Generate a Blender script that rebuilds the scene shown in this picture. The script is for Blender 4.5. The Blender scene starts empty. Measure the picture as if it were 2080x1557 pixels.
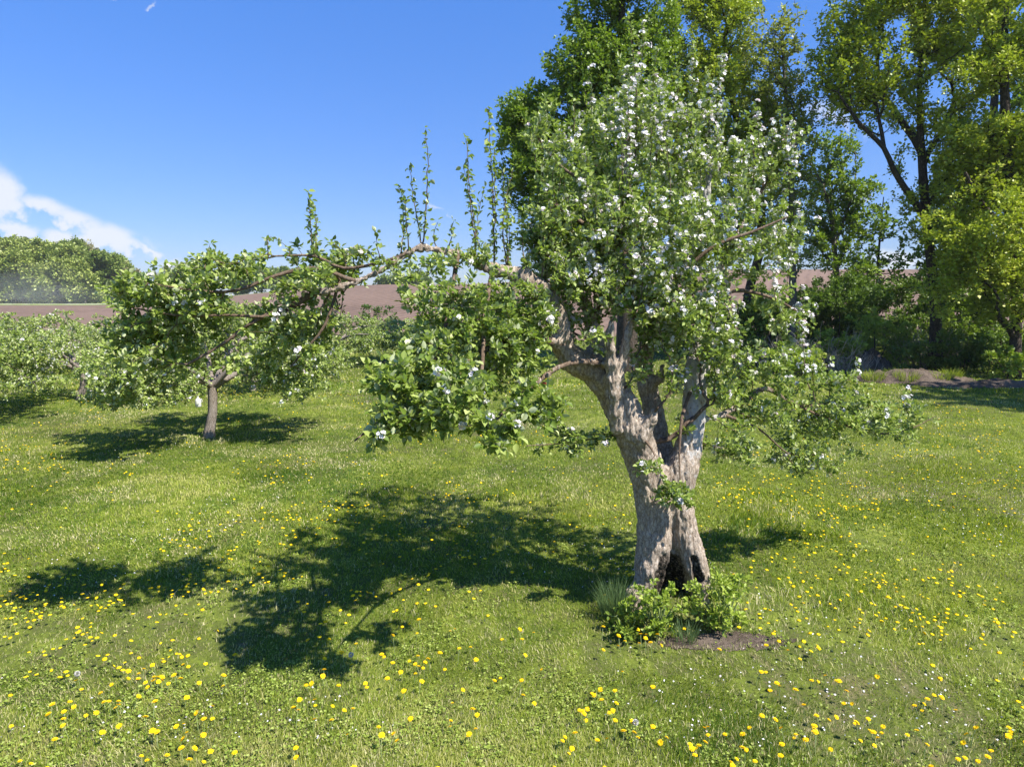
import bpy, math, random
import numpy as np
from mathutils import Vector, Matrix
rng = np.random.default_rng(7)
random.seed(7)
R = math.radians
scene = bpy.context.scene

# ------------------------------------------------------------------ camera
FPX = 1387.0                       # focal length in pixels of the 2080 px wide photograph
HCAM = 3.0
TILT = R(7.33)
cam_data = bpy.data.cameras.new('camera')
cam = bpy.data.objects.new('camera', cam_data)
scene.collection.objects.link(cam)
cam.location = (0, 0, HCAM)
cam.rotation_euler = (R(90) - TILT, 0, 0)
cam_data.sensor_width = 36.0
cam_data.lens = 36.0 * FPX / 2080.0
cam_data.clip_end = 3000
cam_data.clip_start = 0.05
scene.camera = cam

# ------------------------------------------------------------------ light
SUN_EL = 53.0
SUN_AZ = 122.0                     # clockwise from +Y
world = bpy.data.worlds.new("World")
scene.world = world
world.use_nodes = True
wn, wl = world.node_tree.nodes, world.node_tree.links
wn.clear()
wout = wn.new('ShaderNodeOutputWorld')
wbg = wn.new('ShaderNodeBackground')
sky = wn.new('ShaderNodeTexSky')
sky.sky_type = 'NISHITA'
sky.sun_disc = False
sky.sun_elevation = R(SUN_EL)
sky.sun_rotation = R(SUN_AZ)
sky.altitude = 300
sky.air_density = 1.0
sky.dust_density = 0.2
sky.ozone_density = 2.5
wbg.inputs['Strength'].default_value = 0.074
sun_data = bpy.data.lights.new('sun', 'SUN')
sun_data.energy = 4.8
sun_data.angle = R(0.55)
sun_data.color = (1.0, 0.955, 0.87)
sun = bpy.data.objects.new('sun', sun_data)
scene.collection.objects.link(sun)
sd = Vector((math.sin(R(SUN_AZ)) * math.cos(R(SUN_EL)), math.cos(R(SUN_AZ)) * math.cos(R(SUN_EL)), math.sin(R(SUN_EL))))
sun.rotation_euler = sd.to_track_quat('Z', 'Y').to_euler()
sun.location = (20, -10, 30)
scene.view_settings.view_transform = 'Standard'
scene.view_settings.look = 'None'
scene.view_settings.exposure = 1.10
scene.view_settings.gamma = 1.0
scene.render.engine = 'CYCLES'
scene.cycles.max_bounces = 8
scene.cycles.diffuse_bounces = 3
scene.cycles.transmission_bounces = 4
scene.cycles.transparent_max_bounces = 6
scene.cycles.volume_bounces = 2


def ray(px, py):
    a = (px - 1040.0) / FPX
    b = (778.5 - py) / FPX
    return np.array([a, math.cos(TILT) + b * math.sin(TILT), -math.sin(TILT) + b * math.cos(TILT)])


def P(px, py, D):
    """point of the place at distance D (world y) seen in direction px,py"""
    d = ray(px, py)
    t = D / d[1]
    return np.array([0, 0, HCAM]) + d * t


def sstep(a, b, x):
    t = np.clip((x - a) / (b - a), 0, 1)
    return t * t * (3 - 2 * t)


# ---- numpy value noise
_perm = np.random.default_rng(3).random(65536).astype(np.float32)


def _h(i, j, k):
    return _perm[(i * 73856093 ^ j * 19349663 ^ k * 83492791) & 65535]


def vnoise(x, y, z=0.0):
    x, y, z = np.broadcast_arrays(np.asarray(x, float), np.asarray(y, float), np.asarray(z, float))
    i, j, k = np.floor(x).astype(np.int64), np.floor(y).astype(np.int64), np.floor(z).astype(np.int64)
    fx, fy, fz = x - i, y - j, z - k
    fx, fy, fz = fx * fx * (3 - 2 * fx), fy * fy * (3 - 2 * fy), fz * fz * (3 - 2 * fz)
    o = 0
    for a in (0, 1):
        wa = fx if a else 1 - fx
        for b in (0, 1):
            wb = fy if b else 1 - fy
            for c in (0, 1):
                wc = fz if c else 1 - fz
                o = o + wa * wb * wc * _h(i + a, j + b, k + c)
    return o


def fbm(x, y, z=0.0, n=4):
    o, a, s = 0, 0.5, 1.0
    for q in range(n):
        o = o + a * vnoise(np.asarray(x) * s + 11.3 * q, np.asarray(y) * s + 5.7 * q, np.asarray(z) * s)
        a *= 0.5
        s *= 2.03
    return o


def terrain(x, y):
    x = np.asarray(x, float)
    y = np.asarray(y, float)
    az = x / np.maximum(y, 5)
    amp = 1.2 + 3.9 * sstep(-0.62, -0.16, az) + 3.4 * sstep(-0.1, 0.3, az) * 0.82
    rise = sstep(40, 135, y) * amp
    rise = rise - sstep(135, 240, y) * 0.55 * amp + 2.0 * sstep(150, 300, y) * (1 - sstep(-0.6, -0.3, az))
    bump = 0.10 * (fbm(x * 0.35, y * 0.35, 0, 3) - 0.44) * sstep(3, 8, y) * (1 - sstep(60, 90, y))
    near = 0.05 * (vnoise(x * 1.3 + 4, y * 1.3) - 0.5)
    mound = 0.12 * np.exp(-(((x - P(1370, 1240, 6.3)[0]) / 0.8) ** 2 + ((y - 6.35) / 0.7) ** 2))
    berm = 0.7 * sstep(27, 33, y) * sstep(4, 9, x) * (1 - sstep(42, 52, y))
    return rise + bump + near + mound + berm


def G(px, py):
    """where the ray hits the ground"""
    d = ray(px, py)
    t = 1.0
    prev = 1.0
    while t < 600:
        p = d * t
        if HCAM + p[2] < float(terrain(p[0], p[1])):
            lo, hi = prev, t
            for _ in range(25):
                m = (lo + hi) / 2
                q = d * m
                if HCAM + q[2] < float(terrain(q[0], q[1])):
                    hi = m
                else:
                    lo = m
            q = d * hi
            return np.array([q[0], q[1], HCAM + q[2]])
        prev = t
        t *= 1.02
    q = d * t
    return np.array([q[0], q[1], HCAM + q[2]])


# ------------------------------------------------------------------ helpers
COL = scene.collection


def mesh_np(name, V, F, attrs=None, smooth=False):
    """F: (n,k) int array, or list of such arrays"""
    V = np.asarray(V, np.float32)
    Fs = F if isinstance(F, list) else [F]
    Fs = [np.asarray(f, np.int32) for f in Fs if len(f)]
    me = bpy.data.meshes.new(name)
    me.vertices.add(len(V))
    me.vertices.foreach_set('co', V.ravel())
    loops = np.concatenate([f.ravel() for f in Fs])
    tot = np.concatenate([np.full(len(f), f.shape[1], np.int32) for f in Fs])
    start = np.concatenate([[0], np.cumsum(tot)[:-1]]).astype(np.int32)
    me.loops.add(len(loops))
    me.loops.foreach_set('vertex_index', loops)
    me.polygons.add(len(tot))
    me.polygons.foreach_set('loop_start', start)
    me.polygons.foreach_set('loop_total', tot)
    if smooth:
        me.polygons.foreach_set('use_smooth', np.ones(len(tot), bool))
    me.update(calc_edges=True)
    if attrs:
        for k, (dom, val) in attrs.items():
            a = me.attributes.new(k, 'FLOAT', dom)
            a.data.foreach_set('value', np.asarray(val, np.float32))
    return me


def obj(name, me, mat, parent=None, loc=None):
    o = bpy.data.objects.new(name, me)
    COL.objects.link(o)
    if mat is not None:
        me.materials.clear()
        me.materials.append(mat)
    if parent is not None:
        o.parent = parent
    if loc is not None:
        o.location = loc
    return o


def tag(o, label=None, cat=None, group=None, kind=None):
    if label:
        o['label'] = label
    if cat:
        o['category'] = cat
    if group:
        o['group'] = group
    if kind:
        o['kind'] = kind
    return o


def thing(name, label, cat, loc=(0, 0, 0), group=None):
    o = bpy.data.objects.new(name, None)
    COL.objects.link(o)
    o.empty_display_size = 0.2
    o.location = loc
    return tag(o, label, cat, group)


def frames(d, up):
    """rotation matrices (n,3,3): columns = side, dir, normal"""
    d = d / (np.linalg.norm(d, axis=1, keepdims=True) + 1e-9)
    s = np.cross(d, up)
    s /= (np.linalg.norm(s, axis=1, keepdims=True) + 1e-9)
    n = np.cross(s, d)
    return np.stack([s, d, n], axis=2)


def scatter(tv, tf, pos, Rm, scale):
    """instances of a template as plain arrays"""
    n, m = len(pos), len(tv)
    sc = np.asarray(scale, float)
    if sc.ndim == 0:
        sc = np.full(n, float(sc))
    V = np.einsum('nij,mj->nmi', Rm, tv) * sc[:, None, None] + pos[:, None, :]
    F = tf[None] + (np.arange(n) * m)[:, None, None]
    return V.reshape(-1, 3), F.reshape(-1, tf.shape[1])


# leaf templates: x side, y along, z normal
LEAF_V = np.array([[0, 0, 0], [-.30, .28, .10], [-.30, .62, .08], [0, 1, -.16], [.30, .62, .08], [.30, .28, .10]], float)
LEAF_F = np.array([[0, 3, 2, 1], [0, 5, 4, 3]])
RHOMB_V = np.array([[0, 0, 0], [-.38, .5, .08], [0, 1, -.05], [.38, .5, .08]], float)
RHOMB_F = np.array([[0, 2, 1], [0, 3, 2]])
# lobed maple-like leaf
MAP_V = np.array([[0, 0, 0], [-.5, .25, .06], [-.28, .52, 0], [0, 1, -.06], [.28, .52, 0], [.5, .25, .06]], float)
MAP_F = np.array([[0, 3, 2, 1], [0, 5, 4, 3]])


# ------------------------------------------------------------------ materials
def mat_new(name):
    m = bpy.data.materials.new(name)
    m.use_nodes = True
    nt = m.node_tree
    nt.nodes.clear()
    out = nt.nodes.new('ShaderNodeOutputMaterial')
    return m, nt, nt.nodes, nt.links, out


def ramp(nodes, stops):
    r = nodes.new('ShaderNodeValToRGB')
    els = r.color_ramp.elements
    while len(els) < len(stops):
        els.new(0.5)
    for e, (p, c) in zip(els, stops):
        e.position = p
        e.color = (c[0], c[1], c[2], 1)
    return r


def noise_node(nodes, links, scale, detail=4, rough=0.6, vec=None, dist=0.0):
    n = nodes.new('ShaderNodeTexNoise')
    n.inputs['Scale'].default_value = scale
    n.inputs['Detail'].default_value = detail
    n.inputs['Roughness'].default_value = rough
    n.inputs['Distortion'].default_value = dist
    if vec is not None:
        links.new(vec, n.inputs['Vector'])
    return n


def leaf_mat(name, stops, under=None, trans=(0.25, 0.4, 0.04), tfac=0.35, rough=0.45, spec=0.4):
    m, nt, N, L, out = mat_new(name)
    at = N.new('ShaderNodeAttribute')
    at.attribute_name = 'rnd'
    rp = ramp(N, stops)
    L.new(at.outputs['Fac'], rp.inputs['Fac'])
    col = rp.outputs['Color']
    if under:
        g = N.new('ShaderNodeNewGeometry')
        mx = N.new('ShaderNodeMix')
        mx.data_type = 'RGBA'
        L.new(g.outputs['Backfacing'], mx.inputs['Factor'])
        L.new(col, mx.inputs['A'])
        mx.inputs['B'].default_value = (*under, 1)
        col = mx.outputs['Result']
    bs = N.new('ShaderNodeBsdfPrincipled')
    bs.inputs['Roughness'].default_value = rough
    bs.inputs['Specular IOR Level'].default_value = spec
    L.new(col, bs.inputs['Base Color'])
    tr = N.new('ShaderNodeBsdfTranslucent')
    tr.inputs['Color'].default_value = (*trans, 1)
    ms = N.new('ShaderNodeMixShader')
    ms.inputs[0].default_value = tfac
    L.new(bs.outputs[0], ms.inputs[1])
    L.new(tr.outputs[0], ms.inputs[2])
    L.new(ms.outputs[0], out.inputs['Surface'])
    return m


def bark_mat(name, c1, c2, c3, scale=6.0, bump=0.6, lichen=0.0, hollow=False):
    m, nt, N, L, out = mat_new(name)
    tc = N.new('ShaderNodeTexCoord')
    mp = N.new('ShaderNodeMapping')
    mp.inputs['Scale'].default_value = (1, 1, 0.42)
    L.new(tc.outputs['Object'], mp.inputs['Vector'])
    n1 = noise_node(N, L, scale * 5, 10, 0.78, mp.outputs['Vector'], 0.25)
    n2 = noise_node(N, L, scale * 0.5, 4, 0.6, tc.outputs['Object'])
    n3 = noise_node(N, L, scale * 22, 3, 0.6, tc.outputs['Object'])
    vo = N.new('ShaderNodeTexVoronoi')
    vo.feature = 'DISTANCE_TO_EDGE'
    vo.inputs['Scale'].default_value = scale * 5.5
    wv = N.new('ShaderNodeVectorMath')
    wv.operation = 'MULTIPLY_ADD'
    L.new(n1.outputs['Color'], wv.inputs[0])
    wv.inputs[1].default_value = (0.09, 0.09, 0.09)
    L.new(mp.outputs['Vector'], wv.inputs[2])
    L.new(wv.outputs[0], vo.inputs['Vector'])
    cr = ramp(N, [(0.32, c1), (0.5, c2), (0.68, c3)])
    L.new(n1.outputs['Fac'], cr.inputs['Fac'])
    # large tone patches
    mx = N.new('ShaderNodeMix')
    mx.data_type = 'RGBA'
    mx.blend_type = 'MULTIPLY'
    r2 = ramp(N, [(0.35, (0.80, 0.76, 0.71)), (0.65, (1.05, 1.03, 1.0))])
    L.new(n2.outputs['Fac'], r2.inputs['Fac'])
    mx.inputs['Factor'].default_value = 1.0
    L.new(cr.outputs['Color'], mx.inputs['A'])
    L.new(r2.outputs['Color'], mx.inputs['B'])
    col = mx.outputs['Result']
    # cracks
    ck = ramp(N, [(0.0, (0.30, 0.26, 0.22)), (0.13, (1, 1, 1))])
    L.new(vo.outputs['Distance'], ck.inputs['Fac'])
    mk = N.new('ShaderNodeMix')
    mk.data_type = 'RGBA'
    mk.blend_type = 'MULTIPLY'
    mk.inputs['Factor'].default_value = 0.92
    L.new(col, mk.inputs['A'])
    L.new(ck.outputs['Color'], mk.inputs['B'])
    col = mk.outputs['Result']
    if lichen > 0:
        at = N.new('ShaderNodeAttribute')
        at.attribute_name = 'lichen'
        n4 = noise_node(N, L, 13, 6, 0.75, tc.outputs['Object'])
        ad = N.new('ShaderNodeMath')
        ad.operation = 'MULTIPLY_ADD'
        L.new(at.outputs['Fac'], ad.inputs[0])
        ad.inputs[1].default_value = 0.22
        L.new(n4.outputs['Fac'], ad.inputs[2])
        rl = ramp(N, [(0.60, (0, 0, 0)), (0.70, (1, 1, 1))])
        L.new(ad.outputs[0], rl.inputs['Fac'])
        ml = N.new('ShaderNodeMix')
        ml.data_type = 'RGBA'
        L.new(rl.outputs['Color'], ml.inputs['Factor'])
        L.new(col, ml.inputs['A'])
        ml.inputs['B'].default_value = (0.60, 0.58, 0.55, 1)
        mf = N.new('ShaderNodeMath')
        mf.operation = 'MULTIPLY'
        mf.inputs[1].default_value = lichen
        L.new(rl.outputs['Color'], mf.inputs[0])
        L.new(mf.outputs[0], ml.inputs['Factor'])
        col = ml.outputs['Result']
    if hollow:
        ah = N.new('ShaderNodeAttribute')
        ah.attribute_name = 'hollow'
        wood = ramp(N, [(0.40, (0.005, 0.004, 0.003)), (0.64, (0.03, 0.024, 0.018)), (0.74, (0.16, 0.135, 0.11))])  # dark rotten wood of the hollow, with its shade painted into the colour
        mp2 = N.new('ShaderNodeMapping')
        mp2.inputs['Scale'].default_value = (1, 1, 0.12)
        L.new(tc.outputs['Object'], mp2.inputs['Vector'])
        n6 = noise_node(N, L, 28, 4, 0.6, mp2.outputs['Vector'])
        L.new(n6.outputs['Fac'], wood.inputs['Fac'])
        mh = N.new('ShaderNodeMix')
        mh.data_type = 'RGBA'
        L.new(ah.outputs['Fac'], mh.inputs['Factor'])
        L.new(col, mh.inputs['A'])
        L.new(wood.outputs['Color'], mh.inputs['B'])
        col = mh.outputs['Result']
    bs = N.new('ShaderNodeBsdfPrincipled')
    bs.inputs['Roughness'].default_value = 0.88
    bs.inputs['Specular IOR Level'].default_value = 0.2
    L.new(col, bs.inputs['Base Color'])
    hs = N.new('ShaderNodeMath')
    hs.operation = 'MULTIPLY_ADD'
    L.new(n1.outputs['Fac'], hs.inputs[0])
    hs.inputs[1].default_value = 1.0
    mn = N.new('ShaderNodeMath')
    mn.operation = 'MINIMUM'
    L.new(vo.outputs['Distance'], mn.inputs[0])
    mn.inputs[1].default_value = 0.25
    L.new(mn.outputs[0], hs.inputs[2])
    b1 = N.new('ShaderNodeBump')
    b1.inputs['Strength'].default_value = bump
    b1.inputs['Distance'].default_value = 0.05
    L.new(hs.outputs[0], b1.inputs['Height'])
    b2 = N.new('ShaderNodeBump')
    b2.inputs['Strength'].default_value = bump * 0.5
    b2.inputs['Distance'].default_value = 0.008
    L.new(n3.outputs['Fac'], b2.inputs['Height'])
    L.new(b1.outputs[0], b2.inputs['Normal'])
    L.new(b2.outputs[0], bs.inputs['Normal'])
    L.new(bs.outputs[0], out.inputs['Surface'])
    return m


def plain_mat(name, col, rough=0.6, spec=0.3, var=0.0, scale=20.0, trans=None):
    m, nt, N, L, out = mat_new(name)
    bs = N.new('ShaderNodeBsdfPrincipled')
    bs.inputs['Roughness'].default_value = rough
    bs.inputs['Specular IOR Level'].default_value = spec
    bs.inputs['Base Color'].default_value = (*col, 1)
    if var:
        tc = N.new('ShaderNodeTexCoord')
        n = noise_node(N, L, scale, 4, 0.6, tc.outputs['Object'])
        r = ramp(N, [(0.3, tuple(c * (1 - var) for c in col)), (0.7, tuple(min(1, c * (1 + var)) for c in col))])
        L.new(n.outputs['Fac'], r.inputs['Fac'])
        L.new(r.outputs['Color'], bs.inputs['Base Color'])
    if trans:
        tr = N.new('ShaderNodeBsdfTranslucent')
        tr.inputs['Color'].default_value = (*trans, 1)
        ms = N.new('ShaderNodeMixShader')
        ms.inputs[0].default_value = 0.3
        L.new(bs.outputs[0], ms.inputs[1])
        L.new(tr.outputs[0], ms.inputs[2])
        L.new(ms.outputs[0], out.inputs['Surface'])
    else:
        L.new(bs.outputs[0], out.inputs['Surface'])
    return m


def soil_mat(name, dark, light, s1=0.6, s2=12.0, bump=0.4, furrow=False):
    m, nt, N, L, out = mat_new(name)
    tc = N.new('ShaderNodeTexCoord')
    n1 = noise_node(N, L, s1, 5, 0.6, tc.outputs['Object'])
    n2 = noise_node(N, L, s2, 6, 0.7, tc.outputs['Object'])
    ad = N.new('ShaderNodeMath')
    ad.operation = 'ADD'
    L.new(n1.outputs['Fac'], ad.inputs[0])
    L.new(n2.outputs['Fac'], ad.inputs[1])
    src = ad.outputs[0]
    if furrow:
        mp = N.new('ShaderNodeMapping')
        mp.inputs['Rotation'].default_value = (0, 0, R(24))
        L.new(tc.outputs['Object'], mp.inputs['Vector'])
        wv = N.new('ShaderNodeTexWave')
        wv.inputs['Scale'].default_value = 0.22
        wv.inputs['Distortion'].default_value = 2.5
        wv.inputs['Detail'].default_value = 3
        wv.inputs['Detail Scale'].default_value = 0.4
        L.new(mp.outputs['Vector'], wv.inputs['Vector'])
        a2 = N.new('ShaderNodeMath')
        a2.operation = 'MULTIPLY_ADD'
        L.new(wv.outputs['Fac'], a2.inputs[0])
        a2.inputs[1].default_value = 0.26
        L.new(src, a2.inputs[2])
        src = a2.outputs[0]
    hf = N.new('ShaderNodeMath')
    hf.operation = 'MULTIPLY'
    L.new(src, hf.inputs[0])
    hf.inputs[1].default_value = 0.5
    r = ramp(N, [(0.38, dark), (0.64, light)])
    L.new(hf.outputs[0], r.inputs['Fac'])
    bs = N.new('ShaderNodeBsdfPrincipled')
    bs.inputs['Roughness'].default_value = 0.95
    bs.inputs['Specular IOR Level'].default_value = 0.15
    L.new(r.outputs['Color'], bs.inputs['Base Color'])
    b = N.new('ShaderNodeBump')
    b.inputs['Strength'].default_value = bump
    b.inputs['Distance'].default_value = 0.1
    L.new(n2.outputs['Fac'], b.inputs['Height'])
    L.new(b.outputs[0], bs.inputs['Normal'])
    L.new(bs.outputs[0], out.inputs['Surface'])
    return m


M = {}
M['apple_leaf'] = leaf_mat('apple_leaf', [(0, (0.045, 0.09, 0.010)), (0.38, (0.15, 0.215, 0.032)), (0.72, (0.33, 0.385, 0.105)), (1, (0.60, 0.61, 0.36))],
                           under=(0.42, 0.46, 0.26), trans=(0.32, 0.46, 0.03), tfac=0.25, rough=0.48, spec=0.2)
M['maple_leaf'] = leaf_mat('maple_leaf', [(0, (0.06, 0.12, 0.014)), (0.5, (0.18, 0.27, 0.026)), (1, (0.37, 0.43, 0.06))],
                           trans=(0.22, 0.34, 0.02), tfac=0.33)
M['bright_leaf'] = leaf_mat('spring_leaf', [(0, (0.12, 0.20, 0.018)), (0.5, (0.32, 0.41, 0.034)), (1, (0.56, 0.56, 0.09))],
                            trans=(0.30, 0.38, 0.02), tfac=0.36)
M['pale_leaf'] = leaf_mat('pale_spring_leaf', [(0, (0.12, 0.17, 0.03)), (0.5, (0.27, 0.31, 0.06)), (1, (0.42, 0.42, 0.11))],
                          trans=(0.32, 0.38, 0.04), tfac=0.36)
M['hedge_leaf'] = leaf_mat('hedge_leaf', [(0, (0.035, 0.07, 0.012)), (0.6, (0.10, 0.16, 0.024)), (1, (0.22, 0.28, 0.05))],
                           trans=(0.16, 0.28, 0.02), tfac=0.28)
M['sucker_leaf'] = leaf_mat('sucker_leaf', [(0, (0.10, 0.17, 0.02)), (0.5, (0.27, 0.36, 0.045)), (1, (0.48, 0.52, 0.10))],
                            trans=(0.32, 0.45, 0.04), tfac=0.36)
M['far_leaf'] = leaf_mat('far_leaf', [(0, (0.12, 0.18, 0.035)), (0.5, (0.27, 0.33, 0.065)), (1, (0.42, 0.44, 0.12))],
                         trans=(0.18, 0.26, 0.04), tfac=0.25)
M['far_brown'] = leaf_mat('far_brown_leaf', [(0, (0.18, 0.17, 0.08)), (0.5, (0.26, 0.25, 0.12)), (1, (0.34, 0.29, 0.16))],
                          trans=(0.2, 0.2, 0.06), tfac=0.2)
M['grass'] = leaf_mat('grass_blade', [(0, (0.05, 0.105, 0.012)), (0.4, (0.165, 0.23, 0.020)), (0.72, (0.32, 0.36, 0.050)), (0.86, (0.42, 0.40, 0.13)), (1, (0.62, 0.54, 0.33))],
                      trans=(0.38, 0.48, 0.03), tfac=0.35, rough=0.55, spec=0.2)
M['weed'] = leaf_mat('weed_leaf', [(0, (0.11, 0.17, 0.025)), (0.5, (0.24, 0.31, 0.05)), (1, (0.42, 0.47, 0.14))],
                     trans=(0.40, 0.52, 0.06), tfac=0.28, rough=0.6, spec=.12)
M['petal'] = leaf_mat('petal', [(0, (0.78, 0.60, 0.64)), (0.3, (0.84, 0.80, 0.81)), (1, (0.90, 0.90, 0.89))], trans=(0.8, 0.75, 0.76), tfac=0.25, rough=0.6, spec=0.2)
M['yellow'] = leaf_mat('dandelion_yellow', [(0, (0.86, 0.54, 0.008)), (1, (0.93, 0.70, 0.015))], trans=(0.9, 0.62, 0.01), tfac=0.15, rough=0.7, spec=0.1)
M['seed'] = plain_mat('seed_head', (0.62, 0.60, 0.56), 0.9, 0.05, trans=(0.6, 0.6, 0.55))
M['stem'] = plain_mat('flower_stem', (0.22, 0.27, 0.10), 0.6, 0.3)
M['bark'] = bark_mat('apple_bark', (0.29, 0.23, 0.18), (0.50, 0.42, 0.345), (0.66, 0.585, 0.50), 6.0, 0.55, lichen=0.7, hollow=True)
M['twig'] = bark_mat('apple_twig', (0.10, 0.07, 0.05), (0.20, 0.145, 0.105), (0.32, 0.25, 0.19), 8.0, 0.4)
M['small_bark'] = bark_mat('orchard_bark', (0.20, 0.165, 0.145), (0.40, 0.35, 0.31), (0.58, 0.53, 0.48), 8.0, 0.7)
M['dark_bark'] = bark_mat('maple_bark', (0.035, 0.028, 0.022), (0.075, 0.06, 0.048), (0.14, 0.12, 0.10), 3.0, 0.6)
M['grey_bark'] = bark_mat('grey_bark', (0.09, 0.08, 0.07), (0.17, 0.155, 0.135), (0.26, 0.24, 0.21), 3.0, 0.6)
M['dead'] = plain_mat('dead_wood', (0.42, 0.35, 0.27), 0.9, 0.1, 0.35, 9)
M['soil'] = soil_mat('bare_soil', (0.055, 0.04, 0.03), (0.20, 0.155, 0.12), 2.0, 30, 0.7)
M['field'] = soil_mat('ploughed_soil', (0.085, 0.056, 0.040), (0.18, 0.122, 0.090), 0.03, 1.6, 0.5, furrow=True)
M['white_plastic'] = plain_mat('white_plastic', (0.78, 0.78, 0.76), 0.35, 0.5, trans=(0.7, 0.7, 0.68))
M['blue_plastic'] = plain_mat('blue_plastic', (0.03, 0.16, 0.42), 0.4, 0.5)
M['red_ribbon'] = plain_mat('red_ribbon', (0.55, 0.07, 0.05), 0.6, 0.3)


# lawn ground shader
def lawn_mat():
    m, nt, N, L, out = mat_new('lawn')
    tc = N.new('ShaderNodeTexCoord')
    n1 = noise_node(N, L, 0.35, 5, 0.6, tc.outputs['Object'], 0.5)
    mp = N.new('ShaderNodeMapping')
    mp.inputs['Scale'].default_value = (1, 0.55, 1)
    L.new(tc.outputs['Object'], mp.inputs['Vector'])
    n2 = noise_node(N, L, 5.0, 6, 0.75, mp.outputs['Vector'])
    n3 = noise_node(N, L, 40, 4, 0.7, tc.outputs['Object'])
    a = N.new('ShaderNodeMath')
    a.operation = 'MULTIPLY_ADD'
    L.new(n1.outputs['Fac'], a.inputs[0])
    a.inputs[1].default_value = 0.8
    L.new(n2.outputs['Fac'], a.inputs[2])
    b = N.new('ShaderNodeMath')
    b.operation = 'MULTIPLY_ADD'
    L.new(n3.outputs['Fac'], b.inputs[0])
    b.inputs[1].default_value = 0.5
    L.new(a.outputs[0], b.inputs[2])
    c = N.new('ShaderNodeMath')
    c.operation = 'MULTIPLY'
    L.new(b.outputs[0], c.inputs[0])
    c.inputs[1].default_value = 1 / 2.3
    r = ramp(N, [(0.38, (0.15, 0.125, 0.065)), (0.46, (0.07, 0.085, 0.02)), (0.54, (0.12, 0.15, 0.022)), (0.64, (0.25, 0.26, 0.055))])
    L.new(c.outputs[0], r.inputs['Fac'])
    bs = N.new('ShaderNodeBsdfPrincipled')
    bs.inputs['Roughness'].default_value = 0.9
    bs.inputs['Specular IOR Level'].default_value = 0.1
    L.new(r.outputs['Color'], bs.inputs['Base Color'])
    bp = N.new('ShaderNodeBump')
    bp.inputs['Strength'].default_value = 0.6
    bp.inputs['Distance'].default_value = 0.06
    L.new(n2.outputs['Fac'], bp.inputs['Height'])
    L.new(bp.outputs[0], bs.inputs['Normal'])
    L.new(bs.outputs[0], out.inputs['Surface'])
    return m


M['lawn'] = lawn_mat()

# ------------------------------------------------------------------ sky colour with clouds (by direction, at infinity)
tc = wn.new('ShaderNodeTexCoord')
sep = wn.new('ShaderNodeSeparateXYZ')
wl.new(tc.outputs['Generated'], sep.inputs[0])


def wmath(op, a, b=None, c=None, clamp=False):
    n = wn.new('ShaderNodeMath')
    n.operation = op
    n.use_clamp = clamp
    for i, v in enumerate((a, b, c)):
        if v is None:
            continue
        if isinstance(v, (int, float)):
            n.inputs[i].default_value = v
        else:
            wl.new(v, n.inputs[i])
    return n.outputs[0]


ymax = wmath('MAXIMUM', sep.outputs['Y'], 0.05)
uu = wmath('DIVIDE', sep.outputs['X'], ymax)
vv = wmath('DIVIDE', sep.outputs['Z'], ymax)
wn1 = wn.new('ShaderNodeTexNoise')
wn1.inputs['Scale'].default_value = 38
wn1.inputs['Detail'].default_value = 9
wn1.inputs['Roughness'].default_value = 0.62
wl.new(tc.outputs['Generated'], wn1.inputs['Vector'])
wn2 = wn.new('ShaderNodeTexNoise')
wn2.inputs['Scale'].default_value = 9
wn2.inputs['Detail'].default_value = 5
wl.new(tc.outputs['Generated'], wn2.inputs['Vector'])
uw = wmath('MULTIPLY_ADD', wmath('SUBTRACT', wn2.outputs['Fac'], 0.5), 0.05, uu)
vw = wmath('MULTIPLY_ADD', wmath('SUBTRACT', wn1.outputs['Fac'], 0.5), 0.05, vv)
total = None
clouds = [(-12, 398, 50, 42, 28, 1.1), (20, 420, 34, 22, 20, .9), (95, 425, 62, 17, 16, .95), (150, 448, 75, 17, 17, .9), (120, 482, 30, 13, 5, 1.0),
          (30, 466, 48, 12, 8, .9), (70, 500, 50, 10, 10, .5), (165, 492, 20, 9, 0, .8), (225, 482, 62, 20, 12, 1.0), (262, 497, 50, 12, 22, .95), (305, 510, 28, 6, 24, .9),
          (355, 540, 30, 8, 0, .8), (890, 422, 34, 4.5, 28, .45), (300, 12, 12, 4, -30, .5), (210, -2, 20, 5, 0, .5), (1810, 528, 42, 14, 0, 1.0), (1500, 545, 60, 9, 0, .6),
          (1690, 235, 60, 22, 20, .55), (1740, 400, 70, 30, 0, .35), (2300, 480, 160, 30, 0, .8), (-350, 380, 180, 45, 8, 1.0), (-300, 250, 120, 25, 12, .7)]
for (px, py, rx, ry, ang, st) in clouds:
    d = ray(px, py)
    u0, v0 = d[0] / d[1], d[2] / d[1]
    ca, sa = math.cos(R(-ang)), math.sin(R(-ang))
    du = wmath('SUBTRACT', uw, u0)
    dv = wmath('SUBTRACT', vw, v0)
    a = wmath('MULTIPLY', wmath('ADD', wmath('MULTIPLY', du, ca), wmath('MULTIPLY', dv, sa)), FPX / (rx * 1.2))
    b = wmath('MULTIPLY', wmath('SUBTRACT', wmath('MULTIPLY', dv, ca), wmath('MULTIPLY', du, sa)), FPX / (ry * 1.25))
    r2 = wmath('ADD', wmath('MULTIPLY', a, a), wmath('MULTIPLY', b, b))
    g = wmath('MULTIPLY', wmath('EXPONENT', wmath('MULTIPLY', r2, -0.9)), st)
    total = g if total is None else wmath('MAXIMUM', total, g)
mask = wmath('MULTIPLY_ADD', wmath('SUBTRACT', wn1.outputs['Fac'], 0.5), 1.6, total)
mr = wn.new('ShaderNodeMapRange')
mr.interpolation_type = 'SMOOTHSTEP'
mr.inputs['From Min'].default_value = 0.17
mr.inputs['From Max'].default_value = 0.80
wl.new(mask, mr.inputs['Value'])
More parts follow.
